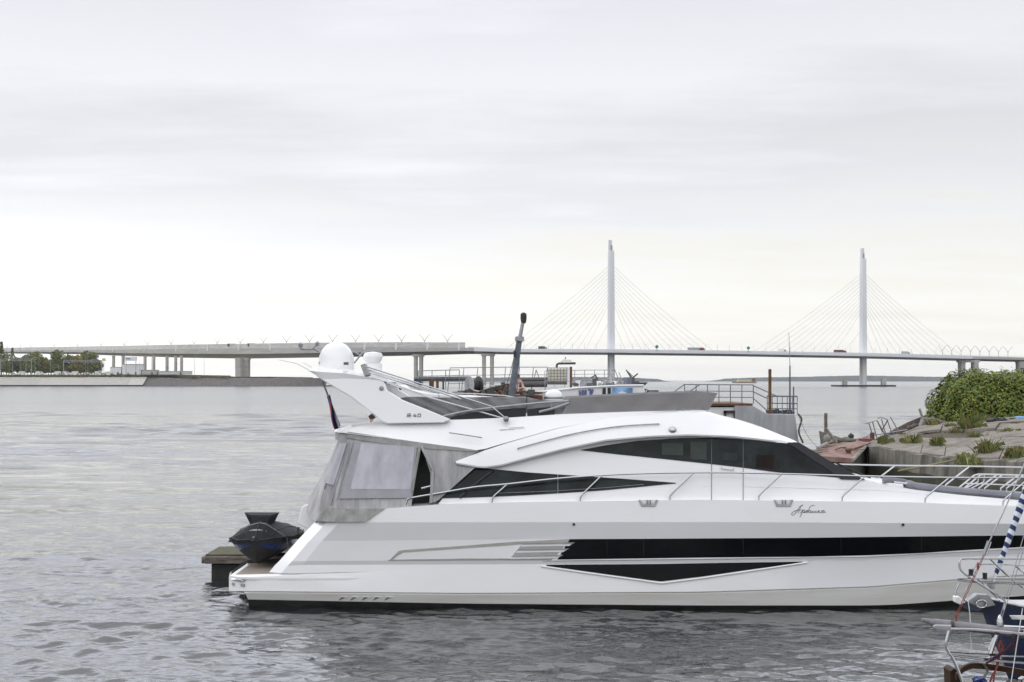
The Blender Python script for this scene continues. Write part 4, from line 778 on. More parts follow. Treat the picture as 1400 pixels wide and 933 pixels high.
# flybridge: tarped seating, smoked screens, grey wind canvas, folded bimini poles
def mound(top, bot, b0, b1, m, name, n=40):
    A, B = resample(top, n), resample(bot, n); rows = []
    for v in np.linspace(0, 1, 9):
        rows.append([YP(a.x + (b.x - a.x) * v, a.y + (b.y - a.y) * v, b0 + (b1 - b0) * v + .03 * math.sin(a.x * .09 + v * 4) + .02 * math.sin(a.x * .23 - v * 6)) for a, b in zip(A, B)])
    tp_ = rows[0]; back = [[Vector((p.x, p.y + 2.5 * v, p.z + .02 * math.sin(p.x * 4 + v * 5) - .05 * v)) for p in tp_] for v in np.linspace(.1, 1, 6)]
    return MB().grid(list(reversed(back)) + rows).build(name, m, yacht, ang=60)
mound([(546, 544.5), (560, 542.5), (610, 544.3), (660, 543), (719.5, 543.6)], [(600, 571), (612, 573.5), (640, 572.8), (680, 571), (719, 568.5)], 1.35, 1.52, tarp, 'seat_cover')
mound([(721, 544), (730, 546), (745, 547.5), (775, 548.6)], [(720.5, 568), (735, 567.5), (750, 567), (776, 566)], 1.35, 1.52, tarp, 'seat_cover', 20)
panel('smoked_screen', [(618, 570), (650, 563.5), (690, 559.5), (719, 557.5)], [(614, 574), (650, 573.5), (690, 571.6), (719, 570.4)], lambda x, y, o=0: YP(x, y, 1.56 + o), smoke, yacht, .01, 20, 3)
panel('smoked_screen', [(721, 560), (740, 557.5), (758, 556.5)], [(721, 570.2), (740, 569.4), (758, 568.4)], lambda x, y, o=0: YP(x, y, 1.56 + o), smoke, yacht, .01, 10, 3)
fp = MB(); q = lambda x, y, b=1.6: YP(x, y, b)
fp.tube(smooth_line([q(606, 569.5), q(640, 562), q(690, 556), q(740, 551), q(777, 548.6)], 3), .03, 6); fp.tube(smooth_line([q(737, 563.5), q(760, 557.5), q(778, 551)], 3), .03, 6); fp.tube([q(754, 552), q(754, 560)], .018, 5); fp.build('fly_rail', steel_d, yacht)
SCT = [(779, 544.4), (800, 543.2), (850, 540.6), (910, 538), (955, 536.2), (969.5, 536.4)]; SCB = [(769, 565.6), (780, 567.6), (850, 565.4), (910, 563.6), (930, 561.4), (958, 560.6)]
def sb(x, y, o=0): return YP(x, y, itp(x, [(769, 1.62), (900, 1.62), (945, 1.5), (970, 1.2)]) + .02 * math.sin(x * .12) * math.sin((y - 536) * .1) + o)
cv = MB().solid(patch(SCT, SCB, sb, 50, 8), (0, .03, 0)); cv.mirror(YC)
e0 = [sb(969.5 + (958 - 969.5) * t, 536.4 + 24.2 * t) for t in np.linspace(0, 1, 5)]
cv.grid([[Vector((p.x + .35 * math.sin(math.pi * v), p.y + (2 * YC - 2 * p.y) * v, p.z - .03 * math.sin(math.pi * v))) for p in e0] for v in np.linspace(0, 1, 11)]); wc = cv.build('wind_canvas', screen, yacht, ang=50)
for x in (773, 801, 832, 863, 894): MB().tube(smooth_line([sb(x - 5, 565, .02), sb(x - 4, 569.5, .05), sb(x + 1, 570.6, .05), sb(x + 5, 568, .04), sb(x + 5, 564.6, .02)], 3), .008, 5).build('lacing_loop', steel_d, wc)
MB().tube(smooth_line([sb(925, 562, .03), sb(922, 566, .05), sb(917, 568.5, .06)], 3), .014, 5).build('lacing_loop', steel_d, wc); MB().tube([sb(934, 559, .04), sb(934, 569, .06)], .016, 5).build('canopy_peg', steel_d, wc)
poles = [((499.5, 501), (672, 556), (691, 572)), ((500.5, 504.5), (633, 547), (646, 557)), ((499, 508), (600, 538), (600, 543)), ((501, 511), (590, 545), (610, 551.5)), ((500, 513.5), (575, 540), (691, 573)), ((502, 506), (560, 527), (577, 533))]
for i, pl_ in enumerate(poles):
    bb = 1.78 - .05 * i if i in (0, 4) else 1.45 - .1 * i
    P = [YP(x, y, bb) for x, y in pl_]
    MB().tube([P[0].lerp(P[1], t) for t in np.linspace(0, 1, 4)] + [P[2]], .018, 6).build('bimini_pole', steel, yacht)
MB().lathe(YP(692, 573, 1.8), [(.02, -.08), (.065, -.06), (.065, .04), (.02, .06)], 12, 'Y').build('pole_socket', steel_d, yacht)
MB().box(YP(500, 506, 1.4), (.10, .5, .26), ry=-.35).build('pole_clamp', steel_d, yacht); MB().tube([YP(500.5, 508, 1.5), YP(500.5, 518, 1.5)], .03, 6).build('pole_rest', steel_d, yacht)
# ------------------------------------------------------------------ jet ski on the platform
ski = thing('jet_ski', tuple(U(358, 772, 32.9)), 'covered black and blue jet ski parked across the stern platform', 'jet ski')
kx, ky, kz = U(350, 772, 32.75)
kx += .05; ky -= .35; ca, sa = math.cos(.03), math.sin(.03)
def sk(x, y, z): return Vector((kx + x * ca + y * sa, ky + y * ca - x * sa, kz + z))
k_ = 32.75 / F
secs = []     # along y from bow (0) to stern (3.1): keel z, chine half width/z, gunwale half width/z
for y, kz_, cw, cz, gw, gz_ in ((-.12, .50, .03, .52, .10, .56), (.0, .24, .18, .44, .40, .56), (.12, .07, .33, .38, .55, .56), (.35, .01, .46, .33, .66, .56), (.9, .0, .52, .3, .66, .55), (1.8, .0, .54, .28, .64, .5), (2.9, .0, .52, .28, .58, .46), (3.0, .02, .50, .28, .55, .46)):
    secs.append((y, kz_, cw, cz, gw, gz_))
hl = MB(); hl.grid([[sk(s * w, y, z) for s, w, z in ((-1, cw, cz), (-1, cw * .5, kz_ + (cz - kz_) * .4), (1, 0, kz_), (1, cw * .5, kz_ + (cz - kz_) * .4), (1, cw, cz))] for y, kz_, cw, cz, gw, gz_ in secs]); hl.build('hull', rubber, ski, ang=30)
hb2 = MB()
for s in (-1, 1): hb2.grid([[sk(s * cw, y, cz), sk(s * (cw + gw) / 2 * 1.02, y, (cz + gz_) / 2), sk(s * gw, y, gz_)] for y, kz_, cw, cz, gw, gz_ in secs])
hb2.build('side_panel', bluep, ski, ang=30)
cvr = MB(); rows = []
for (y, kz_, cw, cz, gw, gz_), (hw, hz, tw) in zip(secs, ((.04, .60, .02), (.26, .68, .1), (.38, .80, .16), (.42, .93, .2), (.40, .95, .2), (.40, .84, .18), (.4, .70, .2), (.36, .64, .2))):
    g2 = gz_ - .05
    rows.append([sk(x, y, z) for x, z in ((-gw - .035, g2), (-gw - .02, gz_ + .05), (-hw, gz_ + (hz - gz_) * .62), (-tw, hz), (0, hz + .02), (tw, hz), (hw, gz_ + (hz - gz_) * .62), (gw + .02, gz_ + .05), (gw + .035, g2))])
cvr.grid(rows); cvr.add(rows[0], [tuple(range(9))]); cvr.add(rows[-1], [tuple(range(9))])
rf = random.Random(31)
for row in rows[1:-1]:
    for j in range(9): row[j] = row[j] + Vector((rf.uniform(-.03, .03), rf.uniform(-.03, .03), rf.uniform(-.03, .03)))
cvr = MB().grid(rows); cvr.add(rows[0], [tuple(range(9))]); cvr.add(rows[-1], [tuple(range(9))])
cob = cvr.build('fabric_cover', cover, ski, ang=18)
for j, wd in ((1, .018), (7, .018), (2, .008), (6, .008), (4, .008)): MB().tube([row[j] + Vector((0, -.01, .012)) for row in rows], wd, 5).build('cover_seam', rubber, cob)
MB().tube([p + Vector((0, -.02, -.02)) for p in rows[3]], .014, 5).build('strap', steel_d, cob)
hbm = MB(); rows = []
for z, w, d0, d1 in ((.68, .34, .26, 1.1), (.80, .25, .40, 1.1), (.86, .21, .48, 1.05), (.94, .27, .52, .9), (1.04, .36, .55, .84), (1.09, .40, .58, .80)):
    rows.append([sk(x, y, z + (.07 * (abs(x) / w) ** 2 if z > 1.0 else 0)) for x, y in ((-w, d0 + .08), (-w * .6, d0), (0, d0 - .02), (w * .6, d0), (w, d0 + .08), (w, d1), (0, d1 + .05), (-w, d1))])
hbm.grid(rows, True); hbm.add(rows[-1], [tuple(range(8))]); hbm.build('handlebar_hood', cover, ski, ang=22)
lt = MB()
for i in range(9): x0 = -.20 + i * .05; lt.box(sk(x0, .15 + abs(x0) * .12, .815 - .9 * x0 * x0), (.038, .03, .03), ry=1.4 * x0)
lt.box(sk(-.04, .0, .66), (.05, .02, .035), ry=-.3); lt.build('cover_lettering', whitep, ski)
for y_ in (1.1, 2.4): MB().box(sk(0, y_, -.05), (.8, .12, .14)).build('cradle', rubber, ski)
# ------------------------------------------------------------------ wooden float
z0 = .66; t = thing('floating_pontoon', (-7.3, 36, 0), 'old mossy timber pontoon floating behind the yacht stern', 'pontoon')
a = U(281, 757, 35.6); MB().box((a.x + 1.9, 36.45, z0 - .06), (3.8, 1.7, .12)).build('deck', moss, t, bevel=.01)
for i in range(2): MB().box((a.x + .93 + 1.9 * i, 35.57, z0 - .14), (1.86, .14, .18)).build('fender_board', wood, t, bevel=.02)
MB().box((a.x - .06, 36.45, z0 - .15), (.1, 1.66, .17)).build('fender_board', wood, t, bevel=.02)
MB().box((a.x + 1.96, 36.45, .12), (3.7, 1.4, .56)).build('float_tank', antif, t, bevel=.03)
# ------------------------------------------------------------------ small motor boat behind the yacht
Y = 47.0; q = lambda x, y, d=0: U(x, y, Y + d)
t = thing('motor_boat', (-3, Y, 0), 'small white motor boat with dark cabin windows moored behind the yacht', 'motor boat')
MB().prism([q(500, 548), q(512, 543), q(640, 541), q(712, 547), q(700, 600), q(640, 680), q(520, 680)], (0, 2.2, 0)).build('hull', gel, t, bevel=.05)
MB().prism([q(523, 546), q(524, 530), q(529, 527), q(549, 526.6), q(556, 532.5), q(585, 538), q(630, 541), q(630, 546)], (0, 1.9, 0)).build('cabin', gel, t, bevel=.03)
for x0, x1, x2, x3 in ((531, 538, 538.5, 531.5), (539.5, 546.5, 549, 540)): MB().prism([q(x0, 528, -.02), q(x1, 528, -.02), q(x2, 533.4, -.02), q(x3, 533.4, -.02)], (0, .04, 0)).build('window', glass, t)
for x in (533.5, 541): MB().prism([q(x - 3, 536.6, -.03), q(x + 3, 536.6, -.03), q(x + 2, 538.6, -.03), q(x - 2, 538.6, -.03)], (0, .04, 0)).build('vent', rubber, t)
MB().tube([q(590, 537, .3), q(650, 538.5, .3), q(690, 541, .3), q(712, 545, .3)], .018, 5).build('rail', steel, t)
# ------------------------------------------------------------------ rusty working pontoon with its gear
Y = 62.0; KK = Y / F; q = lambda x, y, d=0: U(x, y, Y + d)
pt = thing('work_pontoon', (-2, Y, 0), 'rusty working pontoon with pipe railings behind the yacht', 'pontoon')
a, b = q(560, 541), q(742, 541)
MB().box(((a.x + b.x) / 2, Y + 4.2, a.z - .10), (b.x - a.x, 8, .2)).build('deck', rust, pt); MB().box(((a.x + b.x) / 2, Y + 4.3, a.z / 2 - .12), (b.x - a.x - .1, 7.8, a.z - .2)).build('hull', darkst, pt)
for i, x in enumerate(np.arange(618, 738, 9.5)): MB().box(q(x + 4, 537.4, .2), (.25, .3, .1 + .1 * (i % 3)), rz=i).build('deck_fitting', (rust, wood, darkst)[i % 3], pt)
def railing(name, pts, rows, hgt, step, par, m=steel_d, r=.022, lean=0):
    o = MB(); P = resample([tuple(p) for p in pts], max(2, int(sum((b - a).length for a, b in zip(pts, pts[1:])) / step) + 1)); o.tube([p + Vector((lean, 0, hgt)) for p in P], r, 5); ob = o.build(name, m, par)
    for k in rows: MB().tube([p + Vector((lean * k, 0, hgt * k)) for p in P], r * .8, 5).build('mid_rail', m, par)
    for p in P: MB().tube([p, p + Vector((lean, 0, hgt))], r, 5).build('rail_post', m, par)
railing('railing', [q(572, 534, 7.2), q(628, 532.5, 7.2)], (.42, .72), .95, .6, pt)
railing('railing', [q(612, 536, 7.9), q(690, 535, 7.9), q(745, 535, 7.9)], (.35, .68), 1.18, .62, pt, lean=.12)
MB().tube([q(733, 506, 7.9), q(741, 527, 7.9)], .022, 5).build('rail_brace', steel_d, pt); MB().tube([q(733, 506, 7.9), q(727, 532, 7.9)], .022, 5).build('rail_brace', steel_d, pt)
MB().tube([q(566, 518.6, 7.4), q(640, 517.6, 7.4)], .11, 8).build('pipe', bluest, pt); MB().tube([q(700, 520.5, 7), q(760, 519.5, 7)], .12, 8).build('pipe', darkst, pt); MB().tube([q(700, 526, 6.6), q(748, 525.5, 6.6)], .14, 8).build('pipe', darkst, pt)
for i, (x, y0, y1, w) in enumerate(((590, 520, 531, .22), (598, 520, 531, .12), (574, 518, 530, .15), (606, 516, 533, .08))): a = q(x, y1, 6); MB().box((a.x, a.y, (q(x, y0, 6).z + a.z) / 2), (w, .2, q(x, y0, 6).z - a.z)).build('bollard', rust if i < 2 else darkst, pt)
# cable reel
def reel(cx, cy, R, wd, label):
    t = thing('cable_reel', tuple(q(cx, cy + R / KK, .8)), label, 'cable reel'); c = q(cx, cy, .8); ax = Vector((.86, .5, 0)); sd_ = Vector((-.5, .86, 0))
    def ring(rad, off): return [c + ax * off + (sd_ * math.cos(k) + Vector((0, 0, 1)) * math.sin(k)) * rad for k in np.linspace(0, 6.2832, 29)[:-1]]
    for s in (-1, 1):
        m_ = MB(); m_.grid([ring(.04, s * wd / 2), ring(R, s * wd / 2), ring(R, s * wd / 2 + s * .05), ring(.04, s * wd / 2 + s * .05)], True); m_.build('flange', (greyhull if s < 0 else darkst), t)
    MB().grid([ring(R * .55, -wd / 2), ring(R * .62, 0), ring(R * .55, wd / 2)], True).build('cable', rubber, t); return t
t = reel(648, 527.5, .42, .42, 'large grey steel cable reel on the rusty pontoon deck')
MB().tube([q(641, 530, .1), q(648, 534.5, .1), q(655, 536, .1)], .06, 6).build('crank', steel_d, t); MB().tube([q(655, 536, .1), q(672, 531, .1), q(692, 526, .3)], .05, 6).build('drawbar', darkst, t)
r = random.Random(2)
for i in range(7):
    x = 671 + i * 4.2; MB().box(q(x, 529 + r.uniform(-3, 5), 1.2), (r.uniform(.12, .35), .3, r.uniform(.1, .4)), rz=r.uniform(0, 1), ry=r.uniform(-.5, .5)).build('winch_gear', (rust, darkst, wood)[i % 3], pt, bevel=.02)
# crane boom
t = thing('crane_boom', tuple(q(699, 543)), 'tall leaning blue-grey crane boom with a black tip standing on the pontoon', 'crane boom')
MB().tube([q(699, 544), q(704, 508), q(710, 465)], .17, 10, .13).build('mast', bluest, t); MB().tube([q(710, 466), q(715, 440)], .09, 8, .075).build('upper_tube', steel_d, t); MB().lathe(q(715.8, 435), [(.03, -.26), (.11, -.2), (.14, 0), (.13, .18), (.05, .24)], 10).build('tip', rubber, t)
MB().lathe(q(710.3, 464), [(.12, -.12), (.2, -.08), (.2, .10), (.1, .14)], 10).build('collar', steel_d, t); MB().tube([q(707, 466, -.2), q(704, 484, -.2), q(697, 512, -.2), q(691, 531, -.2)], .016, 5).build('stay_rope', wood, t); MB().tube([q(711, 468, .2), q(710, 500, .2), q(707, 534, .2)], .012, 5).build('stay_rope', wood, t); MB().box(q(703.6, 484, -.2), (.1, .1, .28)).build('pulley', rubber, t)
# person sitting behind the boom
def person():
    base = q(705.5, 537, 1.0); t = thing('person', tuple(base), 'person in a pale pinkish top sitting behind the blue-grey crane boom', 'person')
    V = [(0, 0, .10), (0, .0, .26), (.01, -.04, .42), (.02, -.07, .52), (.03, -.09, .60), (.04, -.10, .69),
         (-.19, -.05, .50), (-.25, -.14, .30), (-.14, -.30, .20), (.22, -.05, .50), (.28, -.12, .30), (.18, -.30, .20),
         (-.12, -.05, .10), (-.16, -.42, .26), (-.16, -.48, .02), (.12, -.05, .10), (.18, -.42, .24), (.18, -.46, .02)]
    E = [(0, 1), (1, 2), (2, 3), (3, 4), (4, 5), (3, 6), (6, 7), (7, 8), (3, 9), (9, 10), (10, 11), (0, 12), (12, 13), (13, 14), (0, 15), (15, 16), (16, 17)]
    Rr = [.15, .14, .15, .12, .05, .095, .07, .05, .04, .07, .05, .04, .10, .07, .05, .10, .07, .05]
    me = bpy.data.meshes.new('body'); me.from_pydata(V, E, []); me.materials.append(mat('pale_pink_cloth', (.50, .34, .30), .8, noise=(9, (.6, .5, .47), .8)))
    o = bpy.data.objects.new('body', me); COL.objects.link(o); o.parent = t; o.rotation_euler.z = .5
    sk_ = o.modifiers.new('skin', 'SKIN')
    for d, rr in zip(me.skin_vertices[0].data, Rr): d.radius = (rr, rr)
    me.skin_vertices[0].data[0].use_root = True; sb_ = o.modifiers.new('sub', 'SUBSURF'); sb_.levels = 1; sb_.render_levels = 2
    me2 = MB().lathe((.03, -.09, .71), [(.1, -.03), (.112, .02), (.10, .08), (.06, .115), (.01, .125)], 12); h = me2.build('hair', mat('red_brown_hair', (.10, .03, .02), .8, noise=(20, (.06, .02, .015), .8)), None); h.parent = t; h.rotation_euler.z = .5
person()
# IBC tank
a, b = q(749, 522.5, 3), q(775, 503, 3); cx, cz = (a.x + b.x) / 2, (a.z + b.z) / 2; w, h_ = b.x - a.x, b.z - a.z
t = thing('liquid_tank', (cx, Y + 3, a.z), 'cream plastic liquid tank in a steel cage behind the wind canvas', 'tank')
MB().box((cx, Y + 3.45, cz), (w * .95, .84, h_ * .94)).build('tank_body', poly, t, bevel=.06)
cg = MB()
for i in range(7): x = a.x + w * i / 6; cg.tube([(x, Y + 3, a.z), (x, Y + 3, b.z)], .014, 4); 
for i in range(6): z = a.z + h_ * i / 5; cg.tube([(a.x, Y + 3, z), (b.x, Y + 3, z)], .014, 4); cg.tube([(b.x, Y + 3, z), (b.x, Y + 3.9, z)], .014, 4); cg.tube([(a.x, Y + 3, z), (a.x, Y + 3.9, z)], .014, 4)
cg.build('cage', steel_d, t); MB().box((cx, Y + 3.4, a.z - .06), (w * 1.02, .9, .12)).build('pallet', darkst, t)
# ------------------------------------------------------------------ white work vessel with a railed deck
wv = thing('work_vessel', (3, Y, 0), 'white work vessel with blue letters and deck railings beyond the wind canvas', 'work vessel')
hv = [q(728, 541, 1), q(738, 536, 1), q(790, 530.5, 1), q(845, 527.5, 1), q(880, 527, 1), q(884, 545, 1), q(884, 670, 1), q(735, 670, 1)]
MB().prism(hv, (0, 5, 0)).build('hull', whitep, wv, bevel=.03); MB().tube([p + Vector((0, -.03, .0)) for p in hv[:5]], .05, 6).build('rubbing_strake', gel, wv)
letters = MB(); z_ = -.02
def glyph(x0, x1, y0, y1, strokes):
    for s in strokes: letters.tube([q(x0 + (x1 - x0) * u, y0 + (y1 - y0) * v, .96) for u, v in s], .035, 4)
glyph(792.5, 796, 533.6, 541, [[(0, 0), (0, 1)], [(1, 0), (1, 1)], [(0, .5), (1, .5)]]); glyph(797.5, 801, 533.2, 541, [[(0, 0), (0, 1)], [(1, 0), (1, 1)], [(0, 1), (1, 0)]]); glyph(804, 807, 532.8, 541, [[(0, 0), (1, 0)], [(1, 0), (1, 1)]]); glyph(807.5, 811, 532.6, 541, [[(0, 0), (.5, .6)], [(1, 0), (.2, 1)]])
letters.build('hull_lettering', mat('faded_blue_letters', (.09, .11, .28), .7, noise=(6, (.2, .22, .36), .8)), wv)
MB().prism([q(824, 531, .97), q(835, 530.4, .97), q(835, 545, .97), q(823, 545, .97)], (0, .06, 0)).build('doorway', dark_in, wv); MB().prism([q(828.5, 530, .9), q(830.5, 530, .9), q(830.5, 545, .9), q(828.5, 545, .9)], (0, .06, 0)).build('door_frame', whitep, wv)
MB().box(q(777, 512, 3.4), (.24, .7, h_ * 1.0)).build('locker', whitep, wv); MB().box(q(780.6, 516, 2.2), (.11, .12, .95)).build('post', rust, wv)
MB().tube([q(761, 503, 3.6), q(761.5, 498.5, 3.6), q(764, 497.2, 3.6), q(787, 497, 3.6)], .06, 6).build('pipe_arch', darkst, wv); rd = MB().box(q(775, 493.8, 3.6), (.42, .4, .16)); rd.box(q(770, 494.5, 3.6), (.2, .2, .1), ry=.4); rd.build('radar_scanner', whitep, wv, bevel=.03); MB().tube([q(773, 497, 3.6), q(773, 488.5, 3.6)], .025, 5).build('mast', rust, wv)
railing('railing', [q(745, 530, 5.2), q(790, 529, 5.2), q(840, 528.6, 5.2)], (.42, .75), .78, .42, wv, r=.018)
for x0, y0, x1, y1 in ((840, 504.5, 849, 527), (833, 512, 829, 527), (836, 512, 840, 527), (846, 509, 853, 527)): MB().tube([q(x0, y0, 5), q(x1, y1, 5)], .02, 5).build('rail_brace', steel_d, wv)
MB().tube([q(838, 525, 3), q(874, 523.6, 3)], .10, 8).build('pipe', darkst, wv); r = random.Random(9)
for i in range(16):
    x = 786 + i * 5.2 + r.uniform(-1, 1); MB().box(q(x, 526.5 - r.uniform(-1, 4), r.uniform(1.5, 4)), (r.uniform(.1, .3), .25, r.uniform(.12, .55)), rz=r.uniform(0, 1.5), ry=r.uniform(-.3, .3)).build('deck_gear', (darkst, whitep, steel_d, silver, bluest)[i % 5], wv, bevel=.015)
MB().tube([q(808, 517, 4), q(814, 513, 4), q(819, 524, 4)], .045, 6).build('davit', darkst, wv)
sh = thing('tarpaulin_panel', tuple(q(850, 545, .5)), 'bright blue sheet with a white peak beside the white work vessel', 'sheet')
MB().solid([[q(837 + 28 * u, 530.5 + 14 * v, .5 + .1 * math.sin(u * 6 + v * 3)) for u in np.linspace(0, 1, 12)] for v in np.linspace(0, 1, 5)], (0, .02, 0)).build('sheet', bluec, sh)
MB().prism([q(838, 542, .35), q(850, 535, .35), q(856, 537, .35), q(864, 541, .35), q(864, 545, .35), q(838, 545, .35)], (0, .04, 0)).build('peak', whitep, sh)
t = thing('covered_raft', tuple(q(757, 545)), 'rounded white covered raft lying on the deck below the cream tank', 'raft')
MB().lathe(q(757, 544, .3), [(.40, -.1), (.41, .05), (.36, .20), (.24, .31), (.1, .36), (.01, .37)], 18).build('cover', gel, t); MB().lathe(q(757, 544, .3), [(.415, -.04), (.425, 0), (.415, .04)], 18).build('strap', steel_d, t)
for i, (x0, x1, y0, m, lab) in enumerate(((870, 883, 531.5, darkst, 'dark machine box on the deck right of the blue sheet'), (886, 901, 534, steel_d, 'grey hatch box on deck farther right of the blue sheet'))):
    t = thing('deck_box', tuple(q((x0 + x1) / 2, 545, 1.5)), lab, 'box'); aa, bb = q(x0, 548, 1.5), q(x1, y0, 1.5); MB().box(((aa.x + bb.x) / 2, Y + 1.9, (aa.z + bb.z) / 2), (bb.x - aa.x, .8, bb.z - aa.z)).build('body', m, t, bevel=.04); MB().box(((aa.x + bb.x) / 2, Y + 1.85, bb.z + .03), (bb.x - aa.x + .08, .9, .05)).build('lid', whitep, t)
# ------------------------------------------------------------------ grey ship bow at the right
Y = 58.0; q = lambda x, y, d=0: U(x, y, Y + d)
gs = thing('grey_ship', (11, Y, 0), 'patchy grey ship end with railings, a brown post and a thin mast', 'ship')
MB().prism([q(1004.5, 554), q(1028, 554), q(1049, 566), q(1087, 567), q(1092, 604), q(1110, 695), q(1000, 695)], (0, 5.5, 0)).build('hull', greyhull, gs, bevel=.03)
MB().prism([q(915, 552), q(1029, 552), q(1029, 555), q(915, 555)], (0, 5.6, 0)).build('deck_edge', rust, gs)
MB().prism([q(930, 557, .12), q(1004, 557, .12), q(1004, 690, .12), q(930, 690, .12)], (0, 5, 0)).build('house', whitep, gs)
wf = MB()
for x0, x1, y0, y1 in ((989.5, 1004, 561.5, 565), (989.5, 992.5, 561.5, 578), (1003, 1004.4, 561.5, 578)): aa, bb = q(x0, y1, .08), q(x1, y0, .08); wf.box(((aa.x + bb.x) / 2, Y + .06, (aa.z + bb.z) / 2), (bb.x - aa.x, .14, bb.z - aa.z))
wf.build('hatch_frame', rubber, gs)
railing('railing', [q(936, 552, .3), q(1030, 552.5, .3)], (.34, .66), .78, .46, gs, m=bluest, r=.02)
for p in (((919, 538), (936, 525.6)), ((939, 538), (957, 526)), ((1030, 527.5), (1061, 541.5)), ((1030, 536), (1049, 545)), ((1030, 545), (1049, 562))): MB().tube([q(*p[0], .3), q(*p[1], .3)], .02, 5).build('stair_rail', bluest, gs)
railing('railing', [q(1049, 566, .3), q(1090, 566.5, .3)], (.3, .6), .74, .2, gs, m=bluest, r=.016); railing('railing', [q(1049, 566, 3), q(1090, 566.5, 3)], (.3, .6), .74, .4, gs, m=bluest, r=.016)
MB().box(q(1052.6, 536, .15), (.11, .11, 1.86)).build('mooring_post', mat('brown_rusty_post', (.17, .09, .03), .85, noise=(6, (.09, .045, .02), .9)), gs); MB().tube([q(1079.8, 566, .5), q(1080, 500, .5)], .045, 6, .03).build('mast', bluest, gs); MB().tube([q(1080, 500, .5), q(1078.6, 455, .5)], .018, 5, .012).build('mast_tip', steel_d, gs); MB().tube([q(1085, 566, .5), q(1085, 529, .5)], .03, 6).build('mast', bluest, gs)
r = random.Random(3)
for i in range(9): MB().box(q(1050 + i * 4.2, 564.5, .6 + r.random()), (.13, .2, r.uniform(.1, .3)), ry=r.uniform(-.4, .4)).build('chain_gear', darkst, gs)
MB().tube(smooth_line([q(1091, 566, -.1), q(1096, 574, -.1), q(1092, 590, -.1), q(1098, 606, -.1)], 4), .04, 6).build('fender_chain', darkst, gs)
tag(MB().tube(smooth_line([U(1092, 570, 58), U(1104, 596, 56), U(1118, 612, 53)], 5), .012, 5).build('mooring_rope', wood), 'slack mooring rope from the grey ship to the red ramp', 'rope')
# ------------------------------------------------------------------ right-hand shore
WL_ = [(1188, 50, 611), (1215, 49, 614), (1260, 47, 622.5), (1310, 44.6, 628), (1400, 40.6, 632), (1650, 34, 660)]
front = [U(x, y, d) for x, d, y in WL_]; zt = [p.z for p in front]
wm_ = MB(); face = []
fx = resample([tuple(p) for p in front], 40)
for i, p in enumerate(fx): p.z += .03 * math.sin(i * 1.7)
tp1 = [p + Vector((0, .55, .02)) for p in fx]
wm_.grid([tp1, fx, [p + Vector((0, -.02, -.62)) for p in fx]]); wm_.grid([[tp1[0], tp1[0] + Vector((.3, 9, .2))], [fx[0] + Vector((0, -.02, -.62)), fx[0] + Vector((.3, 9, -.62))]])
sw = thing('quay_wall', tuple(front[2]), 'low stained concrete wall edging the slab slope at right', 'wall'); wm_.build('coping', stain, sw, ang=30)
MB().grid([[p + Vector((0, .03, -.60)) for p in fx], [Vector((p.x, p.y + .1, -1)) for p in fx]]).build('lower_wall', wetwall, sw); MB().grid([[fx[0] + Vector((0, .03, -.6)), fx[0] + Vector((.3, 9, -.6))], [Vector((fx[0].x, fx[0].y, -1)), Vector((fx[0].x + .3, fx[0].y + 9, -1))]]).build('lower_wall', wetwall, sw)
bk = [U(1225, 596, 54), U(1268, 578, 57), U(1300, 576, 56), (U(1340, 573.5, 55)), U(1400, 571, 54), U(1650, 566, 50)]
A, B = resample([tuple(p + Vector((0, .5, .015))) for p in front], 46), resample([tuple(p) for p in bk], 46); r = random.Random(12); rows = []
for v in np.linspace(0, 1, 22): rows.append([a.lerp(b, v) + Vector((0, 0, .10 * math.sin(math.pi * v) + .02 * math.sin(i * 1.1 + v * 9) + r.uniform(-.012, .012))) for i, (a, b) in enumerate(zip(A, B))])
rows.append([p + Vector((.15, .5, -.02)) for p in rows[-1]]); rows.append([p + Vector((.4, 1.6, -4.5)) for p in rows[-1]])
smb = MB(); smb.grid([[p + Vector((0, 0, -.05)) for p in row] for row in rows]); nb = len(smb.f); smb.mi = 1; r = random.Random(17)
def srf(u, v): 
    a = A[0].lerp(A[1], 0); uu = max(0, min(44.999, u * 45)); i = int(uu); a = A[i].lerp(A[i + 1], uu - i); b = B[i].lerp(B[i + 1], uu - i); return a.lerp(b, v) + Vector((0, 0, .10 * math.sin(math.pi * v)))
for vi in range(5):
    u = -.02 + .03 * r.random()
    while u < 1:
        du = r.uniform(.09, .24); v0, v1 = vi / 5 + .004, (vi + 1) / 5 - .004; dz = r.uniform(-.01, .05); tx, ty = r.gauss(0, .03), r.gauss(0, .025); sk_ = .05
        if r.random() < .93:
            g = [[srf(max(0, u + (du - .003) * q + sk_ * (v0 + (v1 - v0) * p)), v0 + (v1 - v0) * p) + Vector((0, 0, dz + tx * (q - .5) + ty * (p - .5) + r.uniform(-.006, .006))) for q in (0, .33, .66, 1)] for p in (0, .5, 1)]
            if u + du < 1 - sk_: smb.solid(g, (0, .0, -.09))
        u += du
tag(smb.build('slope', [soil, slabs], ang=25), 'cracked brown-grey concrete slab slope rising to the bush', 'slope', kind='structure')
sp = MB(); sp.grid([[A[0].lerp(B[0], v) for v in (0, .5, 1)] + [B[4], B[9]], [Vector((p.x - .4, p.y + .6, -1)) for p in [A[0].lerp(B[0], v) for v in (0, .5, 1)] + [B[4], B[9]]]]); tag(sp.build('embankment', wetwall), 'dark side of the slab slope above the water', 'embankment', kind='structure')
